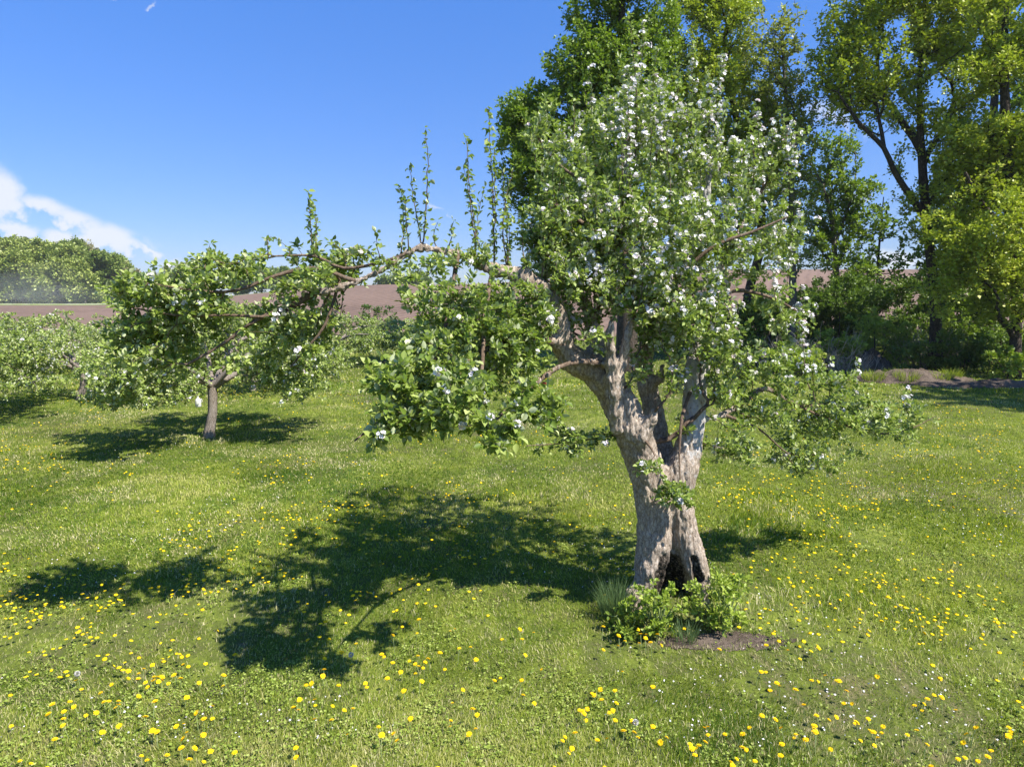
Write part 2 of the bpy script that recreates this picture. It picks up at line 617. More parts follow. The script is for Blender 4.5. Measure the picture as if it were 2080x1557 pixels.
front = wmath('GREATER_THAN', sep.outputs['Y'], 0.06)
cm = wmath('MULTIPLY', mr.outputs['Result'], wmath('MULTIPLY', front, wmath('MULTIPLY', 0.92, wmath('MINIMUM', 1.0, wmath('MULTIPLY', total, 3.0)))))
wmix = wn.new('ShaderNodeMix')
wmix.data_type = 'RGBA'
hsv = wn.new('ShaderNodeHueSaturation')
hsv.inputs['Saturation'].default_value = 1.0
hsv.inputs['Value'].default_value = 1.0
wl.new(sky.outputs[0], hsv.inputs['Color'])
wl.new(cm, wmix.inputs['Factor'])
tint = wn.new('ShaderNodeMix')
tint.data_type = 'RGBA'
tmr = wn.new('ShaderNodeMapRange')
tmr.inputs['From Min'].default_value = 0.02
tmr.inputs['From Max'].default_value = 0.42
wl.new(sep.outputs['Z'], tmr.inputs['Value'])
wl.new(tmr.outputs['Result'], tint.inputs['Factor'])
tint.inputs['A'].default_value = (0.49, 0.55, 0.82, 1)
tint.inputs['B'].default_value = (0.46, 0.89, 1.50, 1)
tmul = wn.new('ShaderNodeMix')
tmul.data_type = 'RGBA'
tmul.blend_type = 'MULTIPLY'
tmul.inputs['Factor'].default_value = 1.0
wl.new(hsv.outputs[0], tmul.inputs['A'])
wl.new(tint.outputs['Result'], tmul.inputs['B'])
wl.new(tmul.outputs['Result'], wmix.inputs['A'])
wmix.inputs['B'].default_value = (5.6, 5.8, 6.3, 1)
wl.new(wmix.outputs['Result'], wbg.inputs['Color'])
wl.new(wbg.outputs[0], wout.inputs[0])


# ------------------------------------------------------------------ ground
def grid_sheet(name, xs, ys, mat, dz=0.0, mask=None):
    X, Y = np.meshgrid(xs, ys, indexing='ij')
    Z = terrain(X, Y) + dz
    V = np.stack([X, Y, Z], -1).reshape(-1, 3)
    nx, ny = len(xs), len(ys)
    I = np.arange(nx * ny).reshape(nx, ny)
    F = np.stack([I[:-1, :-1], I[1:, :-1], I[1:, 1:], I[:-1, 1:]], -1).reshape(-1, 4)
    if mask is not None:
        c = V[F].mean(1)
        F = F[mask(c[:, 0], c[:, 1])]
        used, inv = np.unique(F, return_inverse=True)
        V = V[used]
        F = inv.reshape(-1, 4)
    return obj(name, mesh_np(name, V, F, smooth=True), mat)


ys = np.concatenate([np.linspace(-60, 2, 12), np.linspace(2.3, 14, 90), np.linspace(14.3, 60, 110), np.linspace(61, 250, 120), np.linspace(260, 1500, 40)])
xp = np.concatenate([np.linspace(0, 12, 90), np.linspace(12.4, 60, 80), np.linspace(61, 260, 60), np.linspace(270, 1500, 30)])
xs = np.concatenate([-xp[::-1], xp[1:]])
tag(grid_sheet('ground', xs, ys, M['lawn']), kind='structure')


def fld(x, y):
    """ploughed field region"""
    az = x / np.maximum(y, 1)
    y0 = np.where(az < -0.05, 38 + 6 * sstep(-0.6, -0.1, az), 44)
    y0 = y0 + 1.5 * (vnoise(x * 0.3, y * 0.3) - 0.5)
    y1 = 127.5
    return (y > y0) & (y < y1) & (np.abs(az) < 3)


yf = np.concatenate([np.linspace(36, 60, 60), np.linspace(61, 160, 110)])
xf = np.linspace(-220, 220, 280)
tag(grid_sheet('field', xf, yf, M['field'], 0.03, fld), kind='structure')
M['verge'] = plain_mat('verge', (0.17, 0.21, 0.055), 0.9, 0.1, 0.25, 0.15)
M['road'] = plain_mat('gravel_road', (0.55, 0.52, 0.46), 0.9, 0.1, 0.1, 0.3)
tag(grid_sheet('verge', np.linspace(-260, 60, 200), np.linspace(127, 196, 50), M['verge'], 0.02), kind='structure')


def road_mask(x, y):
    return (y > 135.5) & (y < 139) & (x < -20)


tag(grid_sheet('road', np.linspace(-250, -20, 140), np.linspace(135, 139.5, 15), M['road'], 0.07, road_mask), kind='structure')

# bare soil patch beside the trunk
bs_c = G(1480, 1300)


def soil_w(x, y):
    u, v = (x - bs_c[0]) / 0.62, (y - bs_c[1]) / 0.17
    n = fbm(x * 6, y * 6, 0, 3)
    return np.exp(-(u * u + v * v)) + (n - 0.44) * 0.7


def bare(x, y):
    """0..1 thinning of the grass"""
    t = fbm(x * 1.1 + 9, y * 1.1 + 3, 0, 4)
    return np.clip(sstep(0.50, 0.75, soil_w(x, y)) + 0.75 * sstep(0.54, 0.64, t) * (y < 9), 0, 1)


# small and ragged
tag(grid_sheet('bare_soil', np.linspace(bs_c[0] - 1.2, bs_c[0] + 1.2, 100), np.linspace(bs_c[1] - .5, bs_c[1] + .5, 60), M['soil'], 0.006,
               lambda x, y: soil_w(x, y) + .5 * (fbm(x * 22, y * 22, 1, 2) - .37) > 0.45), kind='structure')


# ------------------------------------------------------------------ grass
def make_grass():
    Vs, Fs, As = [], [], []
    off = 0

    def blades(n, d0, d1, power, hmean, width, seg, seed, fin=0, fout=0):
        nonlocal off
        g = np.random.default_rng(seed)
        u = g.random(n)
        if power == 1:
            y = d0 * (d1 / d0) ** u
        else:
            q = 1 - power
            y = (d0 ** (1 + q) + u * (d1 ** (1 + q) - d0 ** (1 + q))) ** (1 / (1 + q))
        x = (g.random(n) * 2 - 1) * (0.80 * y + 0.9)
        # tufting
        cl = vnoise(x * 9, y * 9) * 0.6 + vnoise(x * 28, y * 28) * 0.4
        keep = g.random(n) < (0.35 + 1.3 * cl)
        keep &= g.random(n) > bare(x, y) * 0.93
        if fin:
            keep &= g.random(n) < sstep(d0, d0 + fin, y)
        if fout:
            keep &= g.random(n) < sstep(d1, d1 - fout, y)
        x, y = x[keep], y[keep]
        n = len(x)
        z = terrain(x, y) - 0.005
        tall = sstep(0.52, 0.72, fbm(x * 0.8 + 31, y * 0.8, 0, 3))
        h = hmean * (0.5 + g.random(n) * 0.9) * (0.75 + 0.9 * tall)
        ang = g.random(n) * 6.283
        wind = np.stack([0.5 * np.cos(vnoise(x * .7, y * .7) * 9), 0.5 * np.sin(vnoise(x * .7, y * .7) * 9)], -1)
        lean = np.stack([np.cos(g.random(n) * 6.283), np.sin(g.random(n) * 6.283)], -1) * (0.25 + 0.75 * g.random(n))[:, None] + wind * 0.6
        side = np.stack([np.cos(ang), np.sin(ang), np.zeros(n)], -1)
        w = width * (0.6 + 0.8 * g.random(n))
        b = np.stack([x, y, z], -1)
        tip = b + np.stack([lean[:, 0] * h * 0.7, lean[:, 1] * h * 0.7, h * (0.9 - 0.25 * np.abs(lean[:, 0]))], -1)
        tone = fbm(x * 0.55, y * 0.55, 3.3, 4)
        tone2 = fbm(x * 3.1, y * 3.1, 7.3, 2)
        tone = tone + .55 * (fbm((x + .35 * y) * .22, (y - .35 * x) * 1.1, 1.7, 3) - .44)
        rnd = np.clip(0.36 + 0.10 * sstep(8, 4, y) + 2.2 * (tone - 0.47) + 1.6 * (tone2 - 0.37) + 0.75 * (g.random(n) - 0.5), 0.0, 0.84)
        dry = g.random(n) < (0.07 + 0.12 * sstep(9, 4, y) + 0.42 * sstep(0.48, 0.62, fbm(x * 1.1 + 9, y * 1.1 + 3, 0, 4)))
        rnd = np.where(dry, 0.88 + 0.12 * g.random(n), rnd)
        if seg == 2:
            mid = b * 0.5 + tip * 0.5
            mid[:, 2] += h * 0.17
            V = np.stack([b - side * w[:, None], b + side * w[:, None], mid - side * w[:, None] * .8, mid + side * w[:, None] * .8,
                          tip - side * w[:, None] * .12, tip + side * w[:, None] * .12], 1).reshape(-1, 3)
            I = (np.arange(n) * 6)[:, None] + off
            F = np.concatenate([I + np.array([[0, 1, 3, 2]]), I + np.array([[2, 3, 5, 4]])], 0)
            A = np.concatenate([rnd, rnd])
            m = 6
        else:
            V = np.stack([b - side * w[:, None], b + side * w[:, None], tip + side * w[:, None] * .5, tip - side * w[:, None] * .5], 1).reshape(-1, 3)
            I = (np.arange(n) * 4)[:, None] + off
            F = I + np.array([[0, 1, 2, 3]])
            A = rnd
            m = 4
        off += n * m
        Vs.append(V)
        Fs.append(F)
        As.append(A)

    blades(420000, 3.0, 9.5, 1, 0.048, 0.0022, 2, 1, 0, 4)
    blades(520000, 5.5, 25.0, 1, 0.052, 0.0058, 1, 2, 4, 6)
    blades(170000, 17.0, 46.0, 1, 0.075, 0.018, 1, 3, 8, 0)
    return mesh_np('grass', np.concatenate(Vs), np.concatenate(Fs), {'rnd': ('FACE', np.concatenate(As))})


tag(obj('grass', make_grass(), M['grass']), kind='stuff', label='short green lawn grass with dry straw coloured blades')


def make_weeds():
    g = np.random.default_rng(21)
    n = 42000
    y = 3.0 * (13.0 / 3.0) ** g.random(n)
    x = (g.random(n) * 2 - 1) * (0.80 * y + 0.9)
    w = fbm(x * 1.6 + 50, y * 1.6, 0, 4)
    keep = (g.random(n) < .8 * sstep(0.44, 0.64, w) + 0.10) & (g.random(n) > bare(x, y) * 0.7)
    x, y = x[keep], y[keep]
    n = len(x)
    k = 4
    x = np.repeat(x, k) + g.normal(0, .018, n * k)
    y = np.repeat(y, k) + g.normal(0, .018, n * k)
    n *= k
    z = terrain(x, y) + 0.012 + 0.03 * g.random(n)
    a = g.random(n) * 6.283
    d = np.stack([np.cos(a), np.sin(a), 0.1 + 0.7 * g.random(n)], -1)
    up = np.stack([g.normal(0, .25, n), g.normal(0, .25, n), np.ones(n)], -1)
    sc = 0.008 + 0.015 * g.random(n) ** 2
    V, F = scatter(LEAF_V * np.array([1.5, 1, 1]), LEAF_F, np.stack([x, y, z], -1), frames(d, up), sc)
    return mesh_np('weeds', V, F, {'rnd': ('FACE', np.repeat(np.clip(g.normal(.5, .25, n), 0, 1), 2))})


tag(obj('lawn_weeds', make_weeds(), M['weed']), kind='stuff', label='low broad leaved weeds and clover growing through the lawn')


# ------------------------------------------------------------------ tree machinery
def bmst(base_pos, base_par, pts, bf):
    """balanced spanning tree: returns pos, parent"""
    nb, npt = len(base_pos), len(pts)
    pos = np.zeros((nb + npt, 3))
    pos[:nb] = base_pos
    par = np.full(nb + npt, -1)
    par[:nb] = base_par
    pl = np.zeros(nb + npt)
    for i in range(nb):
        if base_par[i] >= 0:
            pl[i] = pl[base_par[i]] + np.linalg.norm(base_pos[i] - base_pos[base_par[i]])
    bestc = np.full(npt, 1e9)
    bestp = np.zeros(npt, int)
    for i in range(nb):
        c = np.linalg.norm(pts - base_pos[i], axis=1) + bf * pl[i]
        m = c < bestc
        bestc[m] = c[m]
        bestp[m] = i
    alive = np.ones(npt, bool)
    cur = nb
    for _ in range(npt):
        c = np.where(alive, bestc, 1e18)
        j = int(np.argmin(c))
        alive[j] = False
        p = pts[j]
        pos[cur] = p
        par[cur] = bestp[j]
        pl[cur] = pl[bestp[j]] + np.linalg.norm(p - pos[bestp[j]])
        c2 = np.linalg.norm(pts - p, axis=1) + bf * pl[cur]
        m = c2 < bestc
        bestc[m] = c2[m]
        bestp[m] = cur
        cur += 1
    return pos, par


def refine(pos, par, nb, g, jit=0.06, smooth=2):
    """smooth then split every grown segment in two with a little wobble"""
    n = len(pos)
    for _ in range(smooth):
        acc = np.zeros_like(pos)
        cnt = np.zeros(n)
        ok = par >= 0
        np.add.at(acc, par[ok], pos[ok])
        np.add.at(cnt, par[ok], 1)
        mean = np.where(cnt[:, None] > 0, acc / np.maximum(cnt, 1)[:, None], pos)
        tgt = (pos[np.maximum(par, 0)] + mean) * 0.5
        w = np.where((np.arange(n) >= nb) & (cnt > 0), 0.45, 0)[:, None]
        pos = pos * (1 - w) + tgt * w
    idx = np.arange(nb, n)
    a, b = pos[par[idx]], pos[idx]
    ln = np.linalg.norm(a - b, axis=1, keepdims=True)
    mid = (a + b) / 2 + g.normal(0, 1, a.shape) * ln * jit
    npos = np.concatenate([pos, mid])
    npar = np.concatenate([par, par[idx]])
    npar[idx] = n + np.arange(len(idx))
    return npos, npar


def radii(pos, par, r0, expo, hand=None, rmax=None):
    n = len(pos)
    # order children before parents by depth
    depth = np.zeros(n, int)
    order = []
    kids = [[] for _ in range(n)]
    roots = []
    for i in range(n):
        if par[i] >= 0:
            kids[par[i]].append(i)
        else:
            roots.append(i)
    st = list(roots)
    while st:
        i = st.pop()
        order.append(i)
        st.extend(kids[i])
    leafs = np.zeros(n)
    for i in reversed(order):
        if not kids[i]:
            leafs[i] = 1
        if par[i] >= 0:
            leafs[par[i]] += leafs[i]
    r = r0 * leafs ** expo
    if rmax:
        r = np.minimum(r, rmax)
    if hand is not None:
        m = hand > 0
        r[:len(hand)][m] = hand[m]
    main = np.full(n, -1)
    for i in order:
        if kids[i]:
            main[i] = max(kids[i], key=lambda k: leafs[k] if (hand is None or k >= len(hand)) else leafs[k] + 1e6)
        for k in kids[i]:
            if hand is None or k >= len(hand) or hand[k] <= 0:
                r[k] = min(r[k], r[i] * 0.92 if k == main[i] else r[i] * 0.7)
    return r, main, leafs


def tubes(pos, par, r, main, sides=5, sel=None):
    idx = np.array([i for i in range(len(pos)) if par[i] >= 0 and (sel is None or sel[i])])
    if len(idx) == 0:
        return np.zeros((0, 3)), np.zeros((0, 4), int)
    p = par[idx]
    d = pos[idx] - pos[p]
    d /= (np.linalg.norm(d, axis=1, keepdims=True) + 1e-9)
    dirs = np.zeros_like(pos)
    dirs[idx] = d
    ismain = (main[p] == idx) & (np.linalg.norm(dirs[p], axis=1) > 0.5)
    # direction at end: average with main child
    dend = d.copy()
    mc = main[idx]
    ok = mc >= 0
    dm = np.zeros_like(d)
    dm[ok] = dirs[mc[ok]]
    dend = d + dm
    dend /= (np.linalg.norm(dend, axis=1, keepdims=True) + 1e-9)
    ends = np.zeros_like(pos)
    ends[idx] = dend
    ds = np.where(ismain[:, None], ends[p], d)
    rs = np.where(ismain, r[p], np.minimum(r[idx] * 1.15, r[p]))

    def ring(c, dd, rr):
        ref = np.where(np.abs(dd[:, 0:1]) < 0.85, np.array([[1, 0.05, 0.02]]), np.array([[0.05, 1, 0.05]]))
        u = np.cross(dd, ref)
        u /= (np.linalg.norm(u, axis=1, keepdims=True) + 1e-9)
        v = np.cross(dd, u)
        t = np.arange(sides) * 2 * math.pi / sides
        return c[:, None, :] + rr[:, None, None] * (u[:, None, :] * np.cos(t)[None, :, None] + v[:, None, :] * np.sin(t)[None, :, None])
    A = ring(pos[p], ds, rs)
    B = ring(pos[idx], dend, r[idx])
    V = np.concatenate([A, B], 1).reshape(-1, 3)
    k = np.arange(sides)
    q = np.stack([k, (k + 1) % sides, (k + 1) % sides + sides, k + sides], -1)
    F = q[None] + (np.arange(len(idx)) * 2 * sides)[:, None, None]
    return V, F.reshape(-1, 4)


def resample(pts, step):
    """pts (n,4) x y z r -> spaced polyline through a Catmull-Rom curve"""
    pts = np.asarray(pts, float)
    q = np.concatenate([[2 * pts[0] - pts[1]], pts, [2 * pts[-1] - pts[-2]]])
    out = []
    for i in range(1, len(q) - 2):
        n = max(1, int(round(np.linalg.norm(q[i + 1][:3] - q[i][:3]) / step)))
        for k in range(n):
            t = k / n
            a, b, c, d = q[i - 1], q[i], q[i + 1], q[i + 2]
            out.append(0.5 * ((2 * b) + (-a + c) * t + (2 * a - 5 * b + 4 * c - d) * t * t + (-a + 3 * b - 3 * c + d) * t ** 3))
    out.append(q[-2])
    out = np.array(out)
    out[:, 3] = np.maximum(out[:, 3], 0.002)
    return out


class Skel:
    """hand laid limbs"""

    def __init__(self, step):
        self.pos, self.par, self.rad, self.step = [], [], [], step

    def add(self, pts, root=None):
        """pts: list of (x,y,z,r). attaches to nearest existing node unless it is the first"""
        q = resample(pts, self.step)
        if self.pos:
            P0 = np.array(self.pos)
            prev = int(np.argmin(np.linalg.norm(P0 - q[0][:3], axis=1)))
            start = 1 if np.linalg.norm(P0[prev] - q[0][:3]) < self.step * 0.5 else 0
        else:
            prev, start = -1, 0
        for k in range(start, len(q)):
            self.pos.append(q[k][:3])
            self.par.append(prev)
            self.rad.append(q[k][3])
            prev = len(self.pos) - 1

    def arrays(self):
        return np.array(self.pos), np.array(self.par), np.array(self.rad)


def blob_points(blobs, g, dens, gapf=1.0, gap=0.0):
    """blobs (cx,cy,cz,rx,ry,rz[,w]) world; samples spread through the volume, more near the shell"""
    out = []
    for b in blobs:
        w = b[6] if len(b) > 6 else 1.0
        n = max(3, int(dens * w * (b[3] * b[4] * b[5]) ** (2.3 / 3)))
        v = g.normal(0, 1, (n, 3))
        v /= np.linalg.norm(v, axis=1, keepdims=True)
        rr = g.random(n) ** 0.42
        lump = 0.80 + 0.4 * vnoise(v[:, 0] * 2.2 + b[0], v[:, 1] * 2.2 + b[1], v[:, 2] * 2.2)
        q = np.array(b[:3]) + v * rr[:, None] * lump[:, None] * np.array(b[3:6])
        f = gapf
        gp = vnoise(q[:, 0] * f, q[:, 1] * f, q[:, 2] * f) * .65 + vnoise(q[:, 0] * f * 2.3, q[:, 1] * f * 2.3, q[:, 2] * f * 2.3) * .35
        out.append(q[gp > gap])
    return np.concatenate(out)


def spur_leaves(c, axis, g, nl, size, spread, bias_up=0.35):
    """leaf rosettes around centres c with outward axis; returns pos, R, scale"""
    n = len(c)
    C = np.repeat(c, nl, 0)
    A = np.repeat(axis, nl, 0)
    v = g.normal(0, 1, (n * nl, 3))
    v /= np.linalg.norm(v, axis=1, keepdims=True)
    d = v + A * 0.55 + np.array([0, 0, bias_up])
    d /= np.linalg.norm(d, axis=1, keepdims=True)
    up = g.normal(0, 0.62, (n * nl, 3)) + np.array([0.12, -0.1, 1.0]) - d * 0.2
    pos = C + d * (spread * g.random(n * nl))[:, None]
    return pos, frames(d, up), size * (0.65 + 0.6 * g.random(n * nl))


def leaf_mesh(name, parts, tv, tf, g, tone=None):
    V, F, A = [], [], []
    off = 0
    for pos, Rm, sc, mu in parts:
        v, f = scatter(tv, tf, pos, Rm, sc)
        V.append(v)
        F.append(f + off)
        off += len(v)
        lump = fbm(pos[:, 0] * 1.3, pos[:, 1] * 1.3, pos[:, 2] * 1.3, 2)
        a = np.clip(mu + 0.5 * (lump - 0.37) + g.normal(0, .17, len(pos)), 0, 1)
        A.append(np.repeat(a, len(tf)))
    return mesh_np(name, np.concatenate(V), np.concatenate(F), {'rnd': ('FACE', np.concatenate(A))})


# ---- flower template: five cupped petals
_pv, _pf = [], []
for k in range(5):
    a = k * 2 * math.pi / 5
    ca, sa = math.cos(a), math.sin(a)

    def pt(r, s, z):
        return [ca * r - sa * s, sa * r + ca * s, z]
    o = len(_pv)
    _pv += [pt(.06, 0, 0), pt(.30, -.24, .12), pt(.52, 0, .22), pt(.30, .24, .12)]
    _pf.append([o, o + 1, o + 2, o + 3])
FL_V, FL_F = np.array(_pv), np.array(_pf)
FL_V = FL_V[:, [0, 2, 1]] * np.array([1, 1, -1])      # face along +y


def blossom_mesh(name, centres, axis, g, per=5, size=0.042, spread=0.035):
    n = len(centres)
    C = np.repeat(centres, per, 0)
    v = g.normal(0, 1, (n * per, 3)) + np.repeat(axis, per, 0) * 0.8 + np.array([.1, -.3, .7])
    v /= np.linalg.norm(v, axis=1, keepdims=True)
    pos = C + v * spread * (0.5 + 0.8 * g.random((n * per, 1)))
    Rm = frames(v, g.normal(0, 1, (n * per, 3)))
    V, F = scatter(FL_V, FL_F, pos, Rm, size * (0.8 + 0.4 * g.random(n * per)))
    return mesh_np(name, V, F, {'rnd': ('FACE', np.repeat(g.random(n * per), 5))})


# ------------------------------------------------------------------ implicit surface for the old trunk
def surface_nets(F, org, h):
    S = F < 0
    c = np.zeros(tuple(s - 1 for s in F.shape), np.int8)
    sl = [slice(0, -1), slice(1, None)]
    for a in (0, 1):
        for b in (0, 1):
            for d in (0, 1):
                c += S[sl[a], sl[b], sl[d]]
    ci = np.argwhere((c > 0) & (c < 8))
    idx = np.full(c.shape, -1, np.int32)
    idx[ci[:, 0], ci[:, 1], ci[:, 2]] = np.arange(len(ci))
    acc = np.zeros((len(ci), 3))
    cnt = np.zeros(len(ci))
    corners = [(0, 0, 0), (1, 0, 0), (0, 1, 0), (1, 1, 0), (0, 0, 1), (1, 0, 1), (0, 1, 1), (1, 1, 1)]
    val = [F[ci[:, 0] + o[0], ci[:, 1] + o[1], ci[:, 2] + o[2]].astype(float) for o in corners]
    for i in range(8):
        for j in range(i + 1, 8):
            if sum(abs(corners[i][k] - corners[j][k]) for k in range(3)) != 1:
                continue
            m = (val[i] < 0) != (val[j] < 0)
            t = val[i] / np.where(m, val[i] - val[j], 1)
            p = np.array(corners[i])[None] + t[:, None] * (np.array(corners[j]) - np.array(corners[i]))[None]
            acc[m] += p[m]
            cnt[m] += 1
    V = (ci + acc / cnt[:, None]) * h + org
    Q = []
    for ax in range(3):
        s1 = [slice(None)] * 3
        s2 = [slice(None)] * 3
        s1[ax] = slice(0, -1)
        s2[ax] = slice(1, None)
        A, B = S[tuple(s1)], S[tuple(s2)]
        e = np.argwhere(A != B)
        b, d = [(1, 2), (2, 0), (0, 1)][ax]
        ok = (e[:, b] > 0) & (e[:, d] > 0) & (e[:, b] < c.shape[b]) & (e[:, d] < c.shape[d])
        e = e[ok]
        inside = A[e[:, 0], e[:, 1], e[:, 2]]

        def cell(ob, od):
            q = e.copy()
            q[:, b] -= ob
            q[:, d] -= od
            return idx[q[:, 0], q[:, 1], q[:, 2]]
        quad = np.stack([cell(1, 1), cell(0, 1), cell(0, 0), cell(1, 0)], -1)
        quad[~inside] = quad[~inside][:, ::-1]
        Q.append(quad)
    return V, np.concatenate(Q)


def smin(a, b, k):
    h = np.clip(0.5 + 0.5 * (b - a) / k, 0, 1)
    return b * (1 - h) + a * h - k * h * (1 - h)


def seg_dist(X, a, b):
    ab = b[:3] - a[:3]
    t = np.clip(((X - a[:3]) @ ab) / (ab @ ab + 1e-12), 0, 1)
    return np.linalg.norm(X - a[:3] - t[..., None] * ab, axis=-1) - (a[3] + t * (b[3] - a[3]))


def implicit(paths, cuts, h, k):
    allp = np.concatenate(paths)
    lo = (allp[:, :3] - allp[:, 3:4]).min(0) - 0.1
    hi = (allp[:, :3] + allp[:, 3:4]).max(0) + 0.1
    n = np.ceil((hi - lo) / h).astype(int) + 1
    F = np.full(tuple(n), 0.3, np.float32)
    C = np.full(tuple(n), 0.3, np.float32)

    def apply(a, b, fn, arr):
        m = 0.16
        l = np.maximum(0, np.floor((np.minimum(a[:3] - a[3], b[:3] - b[3]) - m - lo) / h).astype(int))
        u = np.minimum(n, np.ceil((np.maximum(a[:3] + a[3], b[:3] + b[3]) + m - lo) / h).astype(int))
        if (u <= l).any():
            return
        ax = [lo[i] + np.arange(l[i], u[i]) * h for i in range(3)]
        X = np.stack(np.meshgrid(*ax, indexing='ij'), -1)
        sub = arr[l[0]:u[0], l[1]:u[1], l[2]:u[2]]
        sub[...] = fn(sub, X)
    for q in paths:
        for i in range(len(q) - 1):
            kk = min(k, 0.9 * max(q[i][3], q[i + 1][3]))
            apply(q[i], q[i + 1], lambda s, X, a=q[i], b=q[i + 1], kk=kk: smin(s, seg_dist(X, a, b), kk), F)
    for q in cuts:
        for i in range(len(q) - 1):
            apply(q[i], q[i + 1], lambda s, X, a=q[i], b=q[i + 1]: np.minimum(s, seg_dist(X, a, b)), C)
    if cuts:
        ax = [lo[i] + np.arange(n[i]) * h for i in range(3)]
        band = (C < 0.1)
        w = np.argwhere(band)
        X = w * h + lo
        C[band] += 0.05 * (fbm(X[:, 0] * 14, X[:, 1] * 14, X[:, 2] * 4, 3) - 0.44)
        F = -smin(-F, C, 0.02)
    V, Q = surface_nets(F, lo, h)
    ci = np.clip(((V - lo) / h).round().astype(int), 0, n - 1)
    cut = C[ci[:, 0], ci[:, 1], ci[:, 2]]
    return V, Q, cut


def vert_normals(V, Q):
    nrm = np.cross(V[Q[:, 2]] - V[Q[:, 0]], V[Q[:, 3]] - V[Q[:, 1]])
    N = np.zeros_like(V)
    for k in range(4):
        np.add.at(N, Q[:, k], nrm)
    return N / (np.linalg.norm(N, axis=1, keepdims=True) + 1e-12)


def W(path):
    """[(px,py,D,r)] -> world"""
    return np.array([[*P(a, b, c), r] for a, b, c, r in path])


# ================================================================== the old apple tree
g = np.random.default_rng(11)
fat = [  # limbs carved as one smooth body
    [(1300, 1262, 6.22, .12), (1318, 1180, 6.22, .135), (1328, 1100, 6.26, .15), (1326, 1010, 6.32, .16), (1312, 950, 6.34, .165), (1282, 870, 6.32, .16), (1248, 800, 6.28, .14), (1205, 748, 6.24, .12)],
    [(1430, 1240, 6.28, .07), (1418, 1170, 6.26, .095), (1396, 1090, 6.28, .11), (1378, 1010, 6.32, .12), (1380, 950, 6.36, .125)],
    [(1368, 1230, 6.58, .19), (1362, 1120, 6.50, .18), (1352, 1000, 6.42, .17)],
    [(1268, 1268, 6.10, .07), (1290, 1210, 6.16, .10)],
    [(1340, 1262, 6.48, .14), (1352, 1150, 6.45, .14)],
    # great left limb
    [(1205, 748, 6.24, .12), (1160, 728, 6.20, .11), (1138, 690, 6.16, .10), (1125, 630, 6.08, .095), (1098, 590, 6.00, .085), (1062, 562, 5.95, .075), (1030, 552, 5.92, .05), (1004, 548, 5.90, .055), (970, 536, 5.85, .042), (930, 514, 5.80, .038),
     (890, 508, 5.75, .036), (858, 502, 5.70, .040), (830, 512, 5.68, .032), (790, 540, 5.66, .028), (725, 572, 5.62, .026), (650, 596, 5.60, .022)],
    # broken grey stub above the fork
    [(1208, 760, 6.3, .10), (1212, 720, 6.35, .08), (1205, 670, 6.4, .065), (1190, 620, 6.42, .045), (1168, 580, 6.42, .035), (1150, 545, 6.42, .025)],
    # brown peeled upright in front
    [(1252, 870, 6.12, .06), (1245, 800, 6.07, .062), (1243, 740, 6.02, .055), (1238, 680, 5.98, .04), (1243, 655, 5.96, .03)],
    [(1252, 790, 6.1, .06), (1262, 740, 6.08, .045), (1270, 700, 6.06, .04), (1282, 650, 6.05, .02)],
    # rear middle limb
    [(1362, 960, 6.55, .10), (1340, 880, 6.68, .082), (1322, 810, 6.74, .085), (1308, 740, 6.74, .075), (1315, 680, 6.74, .075), (1312, 620, 6.72, .07), (1300, 540, 6.70, .065), (1285, 450, 6.72, .055), (1270, 360, 6.75, .045), (1275, 270, 6.78, .03)],
    [(1312, 780, 6.7, .07), (1340, 770, 6.62, .045), (1345, 745, 6.6, .03)],
    [(1315, 660, 6.72, .06), (1360, 590, 6.8, .05), (1400, 520, 6.86, .045), (1430, 420, 6.9, .036), (1445, 330, 6.95, .025)],
    # right limb, pale
    [(1386, 970, 6.38, .13), (1398, 910, 6.42, .115), (1408, 850, 6.46, .105), (1412, 790, 6.5, .10), (1418, 740, 6.52, .105), (1432, 705, 6.54, .09), (1436, 690, 6.54, .05)],
    [(1418, 745, 6.55, .07), (1420, 680, 6.65, .05), (1440, 600, 6.75, .045), (1475, 520, 6.88, .04), (1510, 450, 7.0, .03)],
    # stub where the bark forks
    [(1300, 880, 6.2, .10), (1325, 850, 6.16, .05), (1328, 838, 6.15, .042)],
    # right drooping bough
    [(1405, 830, 6.45, .06), (1432, 850, 6.5, .035), (1470, 842, 6.62, .032), (1510, 815, 6.8, .032), (1555, 788, 7.0, .026), (1590, 808, 7.15, .020), (1625, 822, 7.3, .018), (1690, 822, 7.5, .014)],
    # lower left boughs
    [(1150, 700, 6.15, .06), (1100, 690, 5.95, .040), (1060, 686, 5.8, .034), (1010, 695, 5.65, .03), (960, 730, 5.5, .026), (910, 790, 5.3, .02)],
    [(1230, 738, 6.1, .035), (1180, 735, 5.9, .024), (1135, 745, 5.75, .02), (1085, 780, 5.6, .022), (1060, 800, 5.5, .018)],
]
fat = [[(a, b, c, r_ * (.95 if i < 3 else 1)) for a, b, c, r_ in p] for i, p in enumerate(fat)]
fatW = [resample(W(p), 0.14) for p in fat]
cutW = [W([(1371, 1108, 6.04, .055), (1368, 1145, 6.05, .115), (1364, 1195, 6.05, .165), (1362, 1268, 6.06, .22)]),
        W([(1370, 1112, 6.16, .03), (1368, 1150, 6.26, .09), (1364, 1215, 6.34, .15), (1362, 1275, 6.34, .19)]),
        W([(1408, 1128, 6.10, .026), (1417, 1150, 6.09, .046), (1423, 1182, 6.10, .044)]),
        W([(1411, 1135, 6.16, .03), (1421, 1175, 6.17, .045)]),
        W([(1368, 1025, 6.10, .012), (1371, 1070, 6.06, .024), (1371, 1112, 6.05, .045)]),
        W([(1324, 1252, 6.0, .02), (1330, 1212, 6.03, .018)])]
V, Q, cut = implicit(fatW, cutW, 0.0108, 0.08)
N = vert_normals(V, Q)
ang = V[:, 0] * 1.0
